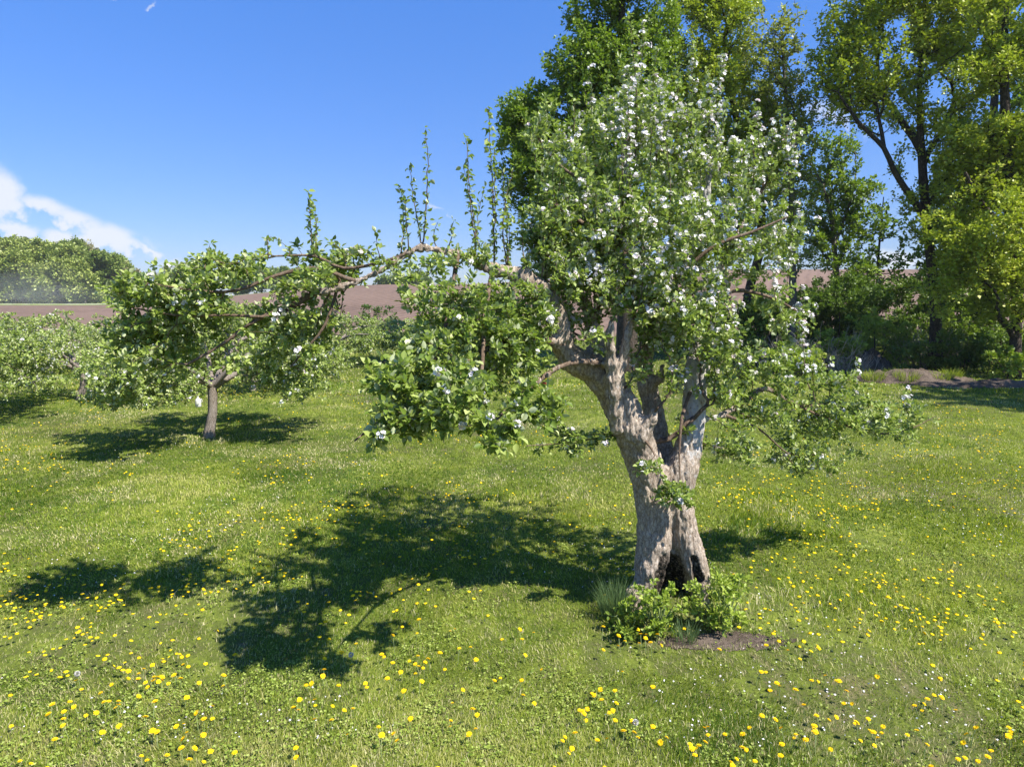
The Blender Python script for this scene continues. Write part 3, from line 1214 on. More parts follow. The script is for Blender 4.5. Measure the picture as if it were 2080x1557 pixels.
lumps = fbm(V[:, 0] * 4, V[:, 1] * 4, V[:, 2] * 2.2, 3) - 0.44
fiss = np.abs(fbm(V[:, 0] * 16, V[:, 1] * 16, V[:, 2] * 4.5, 3) - 0.44)
fine = fbm(V[:, 0] * 38, V[:, 1] * 38, V[:, 2] * 16, 2) - 0.37
crk = np.abs(fbm(V[:, 0] * 30 + 7, V[:, 1] * 30, V[:, 2] * 8, 2) - 0.37)
V2 = V + N * (0.042 * lumps - 0.016 * (1 - np.clip(fiss * 8, 0, 1)) - 0.009 * (1 - np.clip(crk * 9, 0, 1)) + 0.012 * fine)[:, None]
lich = sstep(P(1330, 900, 6.5)[0], P(1400, 900, 6.5)[0], V[:, 0]) * sstep(1.2, 1.8, V[:, 2]) * (1 - sstep(P(1450, 800, 6.6)[0], P(1480, 800, 6.6)[0], V[:, 0]))
hollow_shade = sstep(0.012, -0.002, cut)  # mask for the painted shade inside the trunk cavities
old = thing('old_apple_tree', 'large old apple tree with hollow split trunk and white blossom', 'tree', tuple(P(1365, 1250, 6.35)))
OLD = Vector(old.location)


def child(name, V, F, mat, parent, base, attrs=None, smooth=True):
    me = mesh_np(name, np.asarray(V) - np.array(base), F, attrs, smooth)
    return obj(name, me, mat, parent)


child('trunk', V2, Q, M['bark'], old, OLD, {'lichen': ('POINT', lich), 'hollow': ('POINT', hollow_shade)})

sk = Skel(0.10)
for q in fatW:
    sk.add(q)
hand_only = [  # thinner hand laid branches
    [(650, 590, 5.68, .028), (590, 620, 5.64, .022), (520, 650, 5.59, .018), (450, 700, 5.54, .014), (380, 740, 5.51, .010)],
    [(722, 572, 5.62, .018), (640, 545, 5.66, .018), (560, 560, 5.61, .015), (480, 590, 5.56, .012), (400, 590, 5.51, .010), (300, 575, 5.46, .007)],
    [(640, 595, 5.67, .018), (560, 640, 5.60, .014), (470, 640, 5.53, .011), (360, 640, 5.49, .009), (270, 625, 5.44, .006)],
    [(850, 503, 5.69, .016), (790, 528, 5.66, .013), (700, 545, 5.71, .013), (640, 520, 5.66, .010), (560, 520, 5.61, .007)],
    [(690, 570, 5.71, .014), (660, 660, 5.65, .012), (620, 710, 5.63, .009), (590, 745, 5.62, .006)],
    [(930, 514, 5.80, .024), (920, 580, 5.55, .019), (905, 660, 5.30, .016), (870, 760, 5.0, .013), (800, 830, 4.75, .010), (720, 895, 4.55, .006)],
    [(1000, 550, 5.9, .022), (985, 640, 5.6, .022), (980, 740, 5.2, .015), (970, 830, 4.8, .010), (1010, 890, 4.5, .006)],
    [(910, 790, 5.3, .02), (860, 850, 4.85, .010), (800, 880, 4.6, .006)],
    [(1060, 800, 5.5, .016), (1010, 850, 4.9, .010), (980, 880, 4.6, .006)],
    [(1270, 880, 6.5, .014), (1210, 890, 6.4, .009), (1140, 900, 6.25, .006), (1070, 905, 6.1, .004)],
    [(1285, 450, 6.72, .03), (1200, 380, 6.6, .02), (1130, 330, 6.5, .014), (1080, 260, 6.4, .009)],
    [(1300, 540, 6.7, .035), (1220, 480, 6.4, .024), (1150, 430, 6.2, .017), (1100, 400, 6.1, .010)],
    [(1312, 620, 6.7, .035), (1380, 560, 6.4, .022), (1450, 500, 6.3, .017), (1530, 470, 6.3, .012), (1600, 440, 6.35, .007)],
    [(1440, 600, 6.75, .03), (1510, 590, 6.9, .020), (1580, 610, 7.0, .014), (1630, 640, 7.05, .009)],
    [(1475, 520, 6.88, .03), (1540, 400, 7.1, .02), (1580, 320, 7.2, .014), (1600, 270, 7.25, .009)],
    [(1470, 842, 6.62, .018), (1540, 870, 6.8, .011), (1600, 920, 7.0, .008), (1650, 930, 7.1, .006), (1690, 965, 7.2, .004)],
    [(1590, 808, 7.15, .018), (1680, 850, 7.35, .013), (1780, 880, 7.5, .010), (1850, 870, 7.6, .007), (1900, 845, 7.65, .004)],
    [(1400, 800, 6.4, .02), (1385, 850, 6.2, .016), (1380, 920, 6.1, .009), (1382, 985, 6.02, .006)],
    [(1300, 880, 6.2, .02), (1330, 925, 6.0, .006), (1310, 950, 5.95, .004)],
]
for p in hand_only:
    sk.add(W(p))


def pblob(px, py, D, rx, ry, rd, w=1.0):
    c = P(px, py, D)
    return (*c, rx / FPX * D, rd, ry / FPX * D, w)


main_blobs = [
    # arm and its tip, left
    pblob(310, 605, 5.72, 85, 48, 0.57, 1.76), pblob(300, 665, 5.72, 60, 40, 0.47, 1.29), pblob(430, 565, 5.79, 75, 55, 0.61, 1.61), pblob(440, 650, 5.79, 105, 60, 0.66, 1.76),
    pblob(560, 570, 5.86, 85, 62, 0.66, 1.15), pblob(560, 660, 5.86, 95, 50, 0.66, 1.15), pblob(660, 560, 5.93, 75, 52, 0.63, 1.15), pblob(655, 625, 5.93, 60, 45, 0.57, 0.92),
    pblob(700, 520, 5.97, 60, 32, 0.47, 0.92), pblob(345, 720, 5.75, 60, 40, 0.57, 0.97), pblob(600, 520, 5.89, 50, 30, 0.38, 0.69),
    pblob(430, 510, 5.80, 16, 20, 0.19, 0.80),
    pblob(262, 690, 5.70, 40, 45, 0.47, 1.29), pblob(520, 725, 5.82, 80, 35, 0.57, 0.92), pblob(640, 700, 5.90, 55, 35, 0.47, 0.80),
    # middle, under the limb
    pblob(880, 590, 5.45, 85, 65, .35, 1.55), pblob(990, 620, 5.6, 85, 85, .4, 1.55), pblob(900, 690, 5.35, 105, 65, .4, 1.55), pblob(1020, 730, 5.6, 90, 80, .4, 1.55), pblob(1080, 650, 5.8, 60, 70, .35, 1.55),
    pblob(840, 770, 4.85, 95, 65, .38, 1.55), pblob(940, 810, 4.7, 115, 65, .42, 1.86), pblob(1040, 820, 4.8, 75, 55, .35, 1.55), pblob(830, 850, 4.58, 110, 45, .35, 1.71), pblob(735, 888, 4.6, 60, 30, .2, 2.33),
    pblob(1000, 885, 4.38, 60, 38, .25, 2.63), pblob(880, 540, 5.5, 60, 32, .25, 0.80),
    pblob(1110, 830, 4.9, 55, 45, .3, 1.24), pblob(1150, 895, 6.2, 95, 26, .25, 1.40), pblob(1000, 530, 5.75, 50, 35, .2, 0.70),
    pblob(930, 530, 5.75, 55, 22, .18, 1.00), pblob(800, 545, 5.65, 50, 22, .15, 0.80), pblob(1020, 570, 5.85, 50, 30, .2, 0.90),
    # central crown
    pblob(1090, 470, 6.1, 70, 85, .4), pblob(1170, 520, 6.2, 85, 90, .5), pblob(1150, 390, 6.3, 80, 90, .5), pblob(1100, 270, 6.4, 55, 65, .35, .7), pblob(1230, 300, 6.7, 80, 100, .45, .7),
    pblob(1290, 190, 6.85, 60, 90, .35, .45), pblob(1260, 430, 6.3, 100, 90, .6, 1.1), pblob(1350, 310, 6.8, 85, 100, .5, .75), pblob(1360, 480, 6.4, 110, 90, .7, 1.1), pblob(1400, 215, 6.95, 50, 75, .35, .45),
    pblob(1460, 370, 6.9, 85, 95, .5, .75), pblob(1480, 500, 6.8, 100, 90, .6), pblob(1560, 370, 7.15, 70, 80, .4, .55), pblob(1595, 300, 7.2, 40, 60, .3, .5), pblob(1590, 480, 7.0, 65, 80, .5, .8),
    pblob(1290, 570, 6.2, 90, 60, .6), pblob(1180, 620, 6.5, 75, 70, .4, .8), pblob(1400, 600, 6.5, 90, 70, .6), pblob(1360, 680, 6.35, 60, 65, .4, .8), pblob(1520, 620, 6.9, 85, 70, .5, .8),
    pblob(1590, 650, 7.1, 55, 70, .4, .7), pblob(1480, 720, 6.9, 75, 70, .45, .8), pblob(1370, 760, 6.25, 45, 60, .3, .6), pblob(1470, 800, 6.7, 70, 50, .4, .7),
    pblob(1300, 700, 6.55, 45, 45, .25, .5),
    # rear half of the crown
    pblob(1245, 590, 5.85, 50, 40, .25, .8), pblob(1170, 570, 5.85, 50, 45, .25, .8), pblob(1210, 690, 5.95, 35, 30, .2, .7), pblob(1300, 760, 6.1, 35, 35, .2, .7),
    pblob(1150, 330, 7.9, 80, 80, .6, .5), pblob(1290, 250, 8.0, 90, 90, .6, .5), pblob(1400, 380, 8.0, 100, 90, .6, .5), pblob(1240, 470, 7.9, 100, 80, .6, .5), pblob(1110, 480, 7.5, 70, 70, .5, .6), pblob(1450, 540, 8.0, 90, 70, .5, .4),
    pblob(1010, 640, 7.0, 80, 60, .5, .7), pblob(910, 620, 6.5, 60, 45, .4, .7), pblob(1120, 640, 7.4, 60, 60, .5, .6), pblob(980, 760, 6.6, 80, 50, .5, .6),
    # right lower
    pblob(1470, 890, 6.6, 75, 48, .35, 1.00), pblob(1560, 830, 7.0, 75, 50, .4, 1.20), pblob(1650, 860, 7.3, 85, 55, .45, 1.50), pblob(1740, 850, 7.45, 85, 50, .4, 1.50), pblob(1800, 880, 7.55, 60, 42, .3, 1.35),
    pblob(1700, 930, 7.3, 75, 38, .35, 1.20), pblob(1680, 780, 7.4, 70, 45, .35, 0.90), pblob(1840, 830, 7.6, 36, 36, .2, 1.20), pblob(1890, 845, 7.65, 18, 12, .1, 0.90),
    pblob(1400, 880, 6.15, 35, 35, .2, 0.90), pblob(1385, 640, 6.0, 70, 50, .3, 0.90), pblob(1470, 690, 6.2, 60, 70, .35, 1.10), pblob(1455, 800, 6.25, 45, 60, .3, 1.00), pblob(1500, 900, 6.5, 60, 40, .3, 1.00), pblob(1375, 830, 6.15, 28, 50, .2, 0.70), pblob(1620, 930, 7.1, 60, 35, .3, 1.50), pblob(1560, 760, 6.9, 60, 45, .35, 1.50), pblob(1760, 930, 7.4, 50, 30, .25, 1.50), pblob(1290, 640, 6.0, 50, 35, .25, 0.80), pblob(1380, 1005, 5.98, 42, 24, .12, 5.00), pblob(1320, 940, 5.95, 50, 20, .12, 5.00),
]
bp, bpar, brad = sk.arrays()
pts = blob_points(main_blobs, g, 1000, 3.0, 0.462)
pos, par = bmst(bp, bpar, pts, 0.35)
nb = len(bp)
pos, par = refine(pos, par, nb, g, 0.09)
r, mainc, lf = radii(pos, par, 0.0022, 0.42, brad, None)
nfat = sum(len(q) for q in fatW)
sel = np.ones(len(pos), bool)
# nodes covered by the carved body are not tubed again
sel[:nfat] = False
Vt, Ft = tubes(pos, par, r, mainc, 6, sel)

# upright water shoots: (base px,py,D) -> (top px,py), leafiness, blossom
shoots = [(632, 505, 5.62, 628, 392, 1.6, 0), (640, 500, 5.62, 640, 420, 1.2, 0), (812, 505, 5.68, 812, 380, 1.6, 0), (850, 500, 5.68, 832, 336, 1.0, 0), (870, 498, 5.68, 865, 262, 1.0, 0), (838, 495, 5.68, 822, 400, .9, 0),
          (915, 500, 5.78, 922, 450, 1.3, 0), (972, 530, 5.88, 947, 280, 1.0, 0), (960, 520, 5.88, 940, 340, .8, 0), (1005, 540, 5.88, 990, 220, 1.1, 0), (1012, 540, 5.88, 1004, 300, 1.0, 0), (1022, 540, 5.88, 1020, 350, 1.0, 0),
          (990, 535, 5.88, 982, 380, .9, 0), (1040, 545, 5.88, 1045, 340, 1.0, 0), (1060, 550, 5.88, 1075, 400, 1.0, 0), (1035, 545, 5.88, 1030, 430, 1.0, 0), (755, 520, 5.68, 762, 470, 1.1, 0), (885, 500, 5.78, 890, 450, .8, 0),
          (430, 560, 5.62, 425, 495, 1.4, 0), (500, 560, 5.62, 495, 515, 1.3, 0), (545, 545, 5.62, 548, 480, 1.4, 0), (310, 590, 5.62, 305, 535, .7, 0), (575, 530, 5.62, 570, 490, 1.1, 0), (350, 580, 5.62, 372, 545, 1.0, 0),
          (1285, 330, 6.75, 1276, 30, 1.1, .25), (1300, 320, 6.8, 1307, 45, 1.0, .3), (1250, 300, 6.7, 1235, 150, 1.0, .1), (1340, 330, 6.85, 1335, 100, 1.0, .25), (1370, 330, 6.9, 1375, 140, 1.0, .3), (1400, 330, 6.9, 1406, 90, 1.1, .5),
          (1445, 330, 6.95, 1440, 150, 1.0, .3), (1463, 330, 6.95, 1467, 115, 1.2, 1.4), (1470, 380, 6.9, 1480, 200, 1.0, .5), (1510, 380, 7.0, 1515, 230, 1.0, .3), (1545, 380, 7.1, 1536, 215, 1.1, .9), (1580, 350, 7.2, 1585, 230, 1.0, .3),
          (1605, 400, 7.2, 1618, 270, .9, .4), (1210, 330, 6.65, 1200, 145, 1.0, .3), (1180, 350, 6.5, 1170, 200, .9, .1), (1265, 420, 6.3, 1262, 230, 1.0, .9), (1280, 440, 6.3, 1275, 180, 1.0, 1.2), (1320, 420, 6.4, 1322, 200, 1.0, .4),
          (1130, 420, 6.2, 1125, 300, 1.0, .2), (1350, 450, 6.4, 1345, 260, 1.0, .5), (1420, 470, 6.5, 1425, 300, 1.0, .5), (1150, 560, 6.2, 1155, 400, 1.0, .1), (1200, 560, 6.2, 1210, 390, 1.0, .2), (1245, 560, 6.2, 1250, 400, 1.0, .3),
          (1620, 700, 7.1, 1636, 595, 1.1, 1.2), (1600, 640, 7.0, 1572, 555, 1.0, .8), (1640, 800, 7.3, 1632, 650, 1.1, 1.4), (1660, 810, 7.35, 1664, 700, .9, .3), (1690, 820, 7.4, 1688, 730, 1.1, .3), (1735, 830, 7.45, 1742, 735, 1.0, .6),
          (1760, 840, 7.5, 1765, 780, 1.0, .3), (1710, 830, 7.4, 1712, 760, 1.0, .5), (1600, 810, 7.15, 1605, 700, 1.0, .6), (1560, 790, 7.0, 1550, 690, 1.0, .6), (1530, 800, 6.9, 1520, 700, 1.0, .5), (1835, 850, 7.6, 1843, 792, 1.2, .9),
          (1500, 820, 6.8, 1490, 640, 1.0, .5), (1450, 760, 6.7, 1452, 600, 1.0, .4), (1580, 560, 7.0, 1610, 470, 1.0, .5)]
shootsW = []
for (a, b, D, c, d, lf_, bl_) in shoots:          # every shoot springs from the nearest limb
    a0 = P(a, b, D)
    near_ = pos[np.argmin(np.linalg.norm((pos - a0) * np.array([1.3, .6, 1]), axis=1))]
    shootsW.append((near_, P(c, d, near_[1] + g.normal(0, .06)), lf_ * (1.5 if d < 240 and a > 1150 else 1), bl_ * 1.3))
ok = np.where((np.arange(len(pos)) >= nb) & (pos[:, 2] > 2.7) & (pos[:, 1] > 5.95) & (r > .003))[0]
for i in g.choice(ok, 150, replace=False):
    up_ = np.array([g.normal(0, .07), g.normal(0, .07), 1.0]) * g.uniform(.3, .72) * (1.15 if pos[i, 2] > 4 else .85)
    shootsW.append((pos[i], pos[i] + up_, g.uniform(.7, 1.1), g.choice([0, .25, .5, 1.1]) * (pos[i, 0] > P(1180, 500, 6.5)[0])))
SV, SF, so = [], [], 0
lp, ld, bl_c, bl_a = [], [], [], []
for (a, b, leafy, blo) in shootsW:
    L_ = np.linalg.norm(b - a)
    n = max(4, int(L_ / 0.045))
    t = np.linspace(0, 1, n)
    bend = g.normal(0, 0.03, 3)
    q = a[None] + (b - a)[None] * t[:, None] + bend[None] * np.sin(t * math.pi)[:, None] + g.normal(0, .004, (n, 3))
    pr = np.concatenate([[-1], np.arange(n - 1)])
    rr = 0.0075 * (1 - 0.75 * t) * (0.7 + 0.3 * L_)
    mc = np.concatenate([np.arange(1, n), [-1]])
    v, f = tubes(q, pr, rr, mc, 5)
    SV.append(v)
    SF.append(f + so)
    so += len(v)
    dirn = (b - a) / L_
    m = (t > 0.08)
    k = int(max(1, round(4.4 * leafy)))
    for s in range(k):
        kk = m & (g.random(n) < 0.9)
        lp.append(q[kk] + g.normal(0, .008, (kk.sum(), 3)))
        ld.append(np.repeat(dirn[None], kk.sum(), 0))
    if blo > 0:
        kk = (t > 0.25) & (g.random(n) < 0.55 * blo)
        bl_c.append(q[kk] + g.normal(0, .02, (kk.sum(), 3)))
        bl_a.append(np.repeat(dirn[None], kk.sum(), 0))
Vall = np.concatenate([Vt] + SV)
Fall = np.concatenate([Ft] + [f + len(Vt) for f in SF])
child('branches', Vall, Fall, M['twig'], old, OLD)

# leaves on spurs
cand = np.array([i for i in range(nb, len(pos)) if r[i] < 0.011])
ax = pos[cand] - pos[np.maximum(par[cand], 0)]
ax /= (np.linalg.norm(ax, axis=1, keepdims=True) + 1e-9)
extra = cand[g.random(len(cand)) < 0.5]
axe = pos[extra] - pos[par[extra]]
axe /= (np.linalg.norm(axe, axis=1, keepdims=True) + 1e-9)
c1 = pos[cand] + ax * 0.015
c2 = (pos[extra] + pos[par[extra]]) / 2
pA = spur_leaves(c1, ax, g, 7, 0.046 + np.repeat(0.010 * sstep(5.6, 4.9, c1[:, 1]), 7), 0.04)
pB = spur_leaves(c2, axe, g, 5, 0.043 + np.repeat(0.010 * sstep(5.6, 4.9, c2[:, 1]), 5), 0.035)
lp = np.concatenate(lp)
ld = np.concatenate(ld)
pC = spur_leaves(lp, ld * 0.1, g, 1, 0.046, 0.014, 0.1)
lm = leaf_mesh('foliage', [(pA[0] - np.array(OLD), pA[1], pA[2], .5), (pB[0] - np.array(OLD), pB[1], pB[2], .42), (pC[0] - np.array(OLD), pC[1], pC[2], .35)], LEAF_V, LEAF_F, g)
obj('crown', lm, M['apple_leaf'], old)
# blossom: mostly in the sunny top and on the right
sx = (c1[:, 0] - P(1100, 500, 6.5)[0]) / 2.0
wgt = 0.040 + 0.28 * sstep(-0.2, 0.5, sx) * sstep(1.6, 3.2, c1[:, 2]) + 0.12 * sstep(3.6, 5.0, c1[:, 2]) * (sx > -.1)
kb = (g.random(len(c1)) < wgt) & (vnoise(c1[:, 0] * 3, c1[:, 1] * 3, c1[:, 2] * 3) > 0.42)
bc = np.concatenate([c1[kb] + ax[kb] * 0.02] + bl_c)
ba = np.concatenate([ax[kb]] + bl_a)
bm = blossom_mesh('blossom', bc - np.array(OLD), ba, g, 7, 0.036, 0.034)
obj('blossom', bm, M['petal'], old)
print('old tree: leaves', len(pA[0]) + len(pB[0]) + len(pC[0]), 'blossoms', len(bc), 'trunk verts', len(V))


# ================================================================== generic trees
def build_tree(name, label, cat, base, limbs, blobs, dens, bf, r0, expo, leaf, nleaf, lsize, spread, lmat, bmat,
               group=None, seed=0, template='maple', mu=0.45, blossom=0, step=0.4, rleaf=0.03, sides=6, jit=0.08, trunk_name='trunk', crown_name='crown', bsize=.05, gapf=None):
    gapf = gapf or 1.6 / max(b_[3] for b_ in blobs)
    g = np.random.default_rng(seed + 100)
    sk = Skel(step)
    for l in limbs:
        sk.add(l)
    bp, bpar, brad = sk.arrays()
    pts = blob_points(blobs, g, dens * 1.5, gapf, 0.40)
    pos, par = bmst(bp, bpar, pts, bf)
    nb = len(bp)
    pos, par = refine(pos, par, nb, g, jit)
    r, mc, lf = radii(pos, par, r0, expo, brad)
    root = thing(name, label, cat, tuple(base), group)
    B = np.array(base)
    V, F = tubes(pos, par, r, mc, sides)
    me = mesh_np(trunk_name, V - B, F, None, True)
    obj(trunk_name, me, bmat, root)
    cand = np.array([i for i in range(nb, len(pos)) if r[i] < rleaf])
    ax = pos[cand] - pos[np.maximum(par[cand], 0)]
    ax /= (np.linalg.norm(ax, axis=1, keepdims=True) + 1e-9)
    pA = spur_leaves(pos[cand] - B, ax, g, nleaf, lsize, spread)
    tv, tf = {'maple': (MAP_V, MAP_F), 'rhomb': (RHOMB_V, RHOMB_F), 'leaf': (LEAF_V, LEAF_F)}[template]
    cm_ = leaf_mesh(crown_name, [(pA[0], pA[1], pA[2], mu)], tv, tf, g)
    obj(crown_name, cm_, lmat, root)
    if blossom:
        kb = (g.random(len(cand)) < blossom) & (vnoise(pos[cand][:, 0] * 1.5, pos[cand][:, 1] * 1.5, pos[cand][:, 2] * 1.5) > 0.4)
        if kb.sum() > 0:
            obj('blossom', blossom_mesh('blossom', pos[cand][kb] - B, ax[kb], g, 4, bsize, bsize * .8), M['petal'], root)
    return root


def ground_at(px, D):
    x = P(px, 700, D)[0]
    return np.array([x, D, float(terrain(x, D))])


# ---- orchard rows behind: dwarf apple trees
def orchard_tree(px, D, h, w, label, seed, lean=0.1, dens=75, blossom=.05, nleaf=7, lsize=.062, dx=0.0, mat='apple_leaf', mu=.55):
    b = ground_at(px, D)
    g = np.random.default_rng(seed)
    th = h * 0.36
    top = b + np.array([lean, 0, th])
    limbs = [[(*b + np.array([0, 0, -.1]), .15), (*(b + np.array([0, 0, .12])), .115), (*((b + top) / 2 + np.array([.03, 0, 0])), .095), (*top, .10)]]
    limbs[0] = [tuple(np.concatenate([np.array(q[:3]), [q[3]]])) for q in limbs[0]]
    blobs = []
    n = 6
    for k in range(n):
        a = k * 2 * math.pi / n + g.random() * .8
        rad = w * 0.5 * (0.72 + 0.25 * g.random())
        zt = h * (0.55 + 0.33 * g.random())
        mid = top + np.array([math.cos(a) * rad * .45 + dx * .4, math.sin(a) * rad * .45, (zt - th) * .62])
        end = np.array([top[0] + math.cos(a) * rad + dx, top[1] + math.sin(a) * rad, b[2] + zt * .86])
        limbs.append([(*top, .07), (*mid, .045), (*end, .02)])
        blobs.append((end[0], end[1], end[2], w * .22, w * .22, h * .17, 1.0))
        blobs.append((end[0] - math.cos(a) * rad * .3, end[1] - math.sin(a) * rad * .3, end[2] - h * .12, w * .2, w * .2, h * .15, .9))
        if g.random() < .8:
            blobs.append((end[0] + math.cos(a) * w * .07, end[1] + math.sin(a) * w * .07, b[2] + h * (.33 + .12 * g.random()), w * .15, w * .15, h * .13, .8))
    blobs.append((top[0] + dx, top[1], b[2] + h * .86, w * .26, w * .26, h * .14, .9))
    return build_tree('apple_tree', label, 'tree', b, limbs, blobs, dens, .3, .004, .42, None, nleaf, lsize, .05, M[mat], M['small_bark'],
                      group='smaller apple trees of the orchard', seed=seed, template='rhomb' if D > 17 else 'leaf', mu=mu, blossom=blossom, step=.2, rleaf=.014, sides=6)


Gd = G(415, 888)
orchard_tree(415, Gd[1], 3.0, 4.2, 'nearer small apple tree with pale trunk and white jug, left of the old tree', 1, .12, 420, .06, dx=.1, lsize=.062)
orchard_tree(155, G(155, 812)[1], 2.2, 4.4, 'blossoming small apple tree with forked trunk above a curved shadow near left edge', 2, .15, 260, .26, lsize=.065)
orchard_tree(-95, G(0, 850)[1], 2.5, 4.2, 'small apple tree cut off by the left edge, low leafy branches only', 3, .1, 230, .05, lsize=.07)
orchard_tree(675, G(675, 739)[1], 2.2, 5.6, 'far small apple tree with white container on trunk, left of the old tree crown', 4, .05, 150, .08, lsize=.09)
orchard_tree(509, G(509, 792)[1], 2.4, 4.2, 'small apple tree behind the one carrying the white jug, trunk half hidden', 5, .1, 190, .07, lsize=.08)
orchard_tree(150, G(150, 752)[1], 2.35, 6.2, 'dark forked apple tree against brown field in far left row', 6, .05, 140, .22, lsize=.09)
orchard_tree(-10, G(20, 748)[1], 2.3, 5.4, 'leafy apple tree of far left row beside left edge of photo', 7, .05, 140, .10, lsize=.10)
orchard_tree(330, G(330, 742)[1], 2.3, 5.6, 'far row apple tree half hidden behind the tree with the white jug', 8, .05, 140, .08, lsize=.10)
orchard_tree(860, G(860, 732)[1], 2.1, 6.0, 'far apple tree whose crown shows low behind the old tree lower left boughs', 9, .05, 140, .08, lsize=.10)


# ---- big trees behind, right
def woods_tree(name, label, trunkpx, D, blobs_px, lmat, bmat, seed, dens=1.0, lsize=.17, nleaf=9, mu=.45, extra=(), rd=1.0, spread=.22, template='maple', bf=.3):
    """trunkpx: (px, py, radius m) from the ground up; blobs_px: (px,py,rx,ry[,w])"""
    b = ground_at(trunkpx[0][0], D)
    first = [(b[0], b[1], b[2] - .2, trunkpx[0][2] * 1.35)]
    limbs = [first + [(*P(a, c, D), r_) for a, c, r_ in trunkpx[1:]]]
    for e in extra:
        limbs.append([(*P(a, c, D + dd), r_) for a, c, r_, dd in e])
    g = np.random.default_rng(seed)
    bl = []
    for q in blobs_px:
        w = q[4] if len(q) > 4 else 1.0
        rx, ry = q[2] / FPX * D, q[3] / FPX * D
        rdd = (rx + ry) / 2 * rd
        bl.append((*P(q[0], q[1], D + g.normal(0, .25) * rdd), rx * 1.12, rdd, ry * 1.12, w * 1.1))
    return build_tree(name, label, 'tree', b, limbs, bl, 23 * dens, bf, .016, .42, None, nleaf, lsize, spread, M[lmat], M[bmat],
                      group='tall trees in the row behind the orchard', seed=seed, template=template, mu=mu, step=.5, rleaf=.09, sides=6, jit=.10)


woods_tree('maple_tree', 'dense dark green maple with rounded crown directly behind the old apple tree', [(1275, 0, .38), (1272, 560, .34), (1262, 400, .30), (1258, 230, .24), (1262, 80, .16), (1265, -60, .08)], 27,
           [(1262, -40, 75, 75), (1225, 60, 75, 75), (1300, 70, 70, 80), (1190, 140, 75, 70), (1265, 190, 100, 90), (1120, 235, 90, 60), (1075, 270, 60, 65, 1.2), (1130, 320, 110, 75, 1.2), (1110, 390, 75, 60, 1.1), (1220, 330, 110, 100), (1200, 450, 90, 70), (1310, 450, 120, 80, .8), (1060, 250, 40, 40)],
           'maple_leaf', 'dark_bark', 31, dens=2.0, lsize=.12, nleaf=18, mu=.46, spread=.28, extra=[[(1265, 420, .16, 0), (1200, 350, .12, -.5), (1110, 300, .07, -1)], [(1262, 300, .16, 0), (1330, 220, .1, .5), (1350, 120, .06, .6)], [(1268, 470, .14, 0), (1160, 430, .08, .6), (1100, 400, .05, 1)]])
woods_tree('maple_tree', 'broad mid green maple with leaning dark trunk, right behind the apple blossom', [(1515, 0, .24), (1520, 600, .21), (1545, 500, .19), (1540, 400, .2), (1500, 260, .16), (1470, 100, .10)], 31,
           [(1450, -30, 95, 60), (1420, 70, 90, 80), (1500, 90, 80, 80), (1385, 180, 85, 80), (1480, 210, 100, 90), (1540, 330, 90, 80, .8), (1440, 330, 100, 90, .9), (1380, 300, 80, 70, .8), (1500, 430, 90, 50, .5), (1370, -20, 50, 50, .6)],
           'bright_leaf', 'dark_bark', 32, dens=1.7, lsize=.115, nleaf=17, mu=.56, spread=.30, extra=[[(1540, 400, .14, 0), (1600, 330, .08, 0)], [(1545, 480, .12, 0), (1450, 440, .08, .5), (1400, 400, .05, .5)]])
woods_tree('ash_tree', 'pale yellowish airy tree with fine leaves between the two taller maples', [(1612, 0, .16), (1610, 560, .14), (1608, 400, .12), (1600, 260, .09), (1590, 100, .05)], 29,
           [(1560, 90, 55, 70, .9), (1600, 60, 30, 50, .4), (1565, 190, 70, 80), (1615, 240, 45, 70, .9), (1590, 310, 60, 70, .9), (1630, 400, 50, 70, .7), (1575, 430, 55, 60, .6), (1615, 520, 60, 50, .5)],
           'pale_leaf', 'grey_bark', 33, dens=1.9, lsize=.11, nleaf=9, mu=.5, spread=.2)
woods_tree('young_maple', 'young dark maple with slim pale leaning trunk, open sky either side', [(1700, 0, .15), (1703, 600, .13), (1695, 510, .12), (1690, 450, .10), (1672, 380, .07), (1645, 330, .04)], 34,
           [(1700, 330, 60, 55), (1745, 370, 45, 50, .8), (1680, 420, 75, 60, .9), (1740, 450, 55, 45, .7), (1660, 500, 65, 50, .8), (1730, 530, 60, 45, .6), (1700, 590, 60, 40, .5), (1650, 300, 30, 30, .5)],
           'maple_leaf', 'grey_bark', 34, dens=1.6, lsize=.135, nleaf=12, mu=.45, extra=[[(1695, 500, .08, 0), (1730, 400, .05, .3), (1740, 340, .03, .4)]])
woods_tree('young_maple', 'thin dark sapling with sparse leaves between the pale trunk and the thick one', [(1778, 0, .08), (1781, 620, .07), (1783, 540, .06), (1790, 450, .04), (1795, 400, .02)], 35,
           [(1790, 470, 45, 45, .5), (1780, 540, 50, 40, .5), (1800, 590, 45, 30, .5), (1760, 610, 40, 30, .5)],
           'maple_leaf', 'dark_bark', 35, dens=1.5, lsize=.19, nleaf=6, mu=.35)
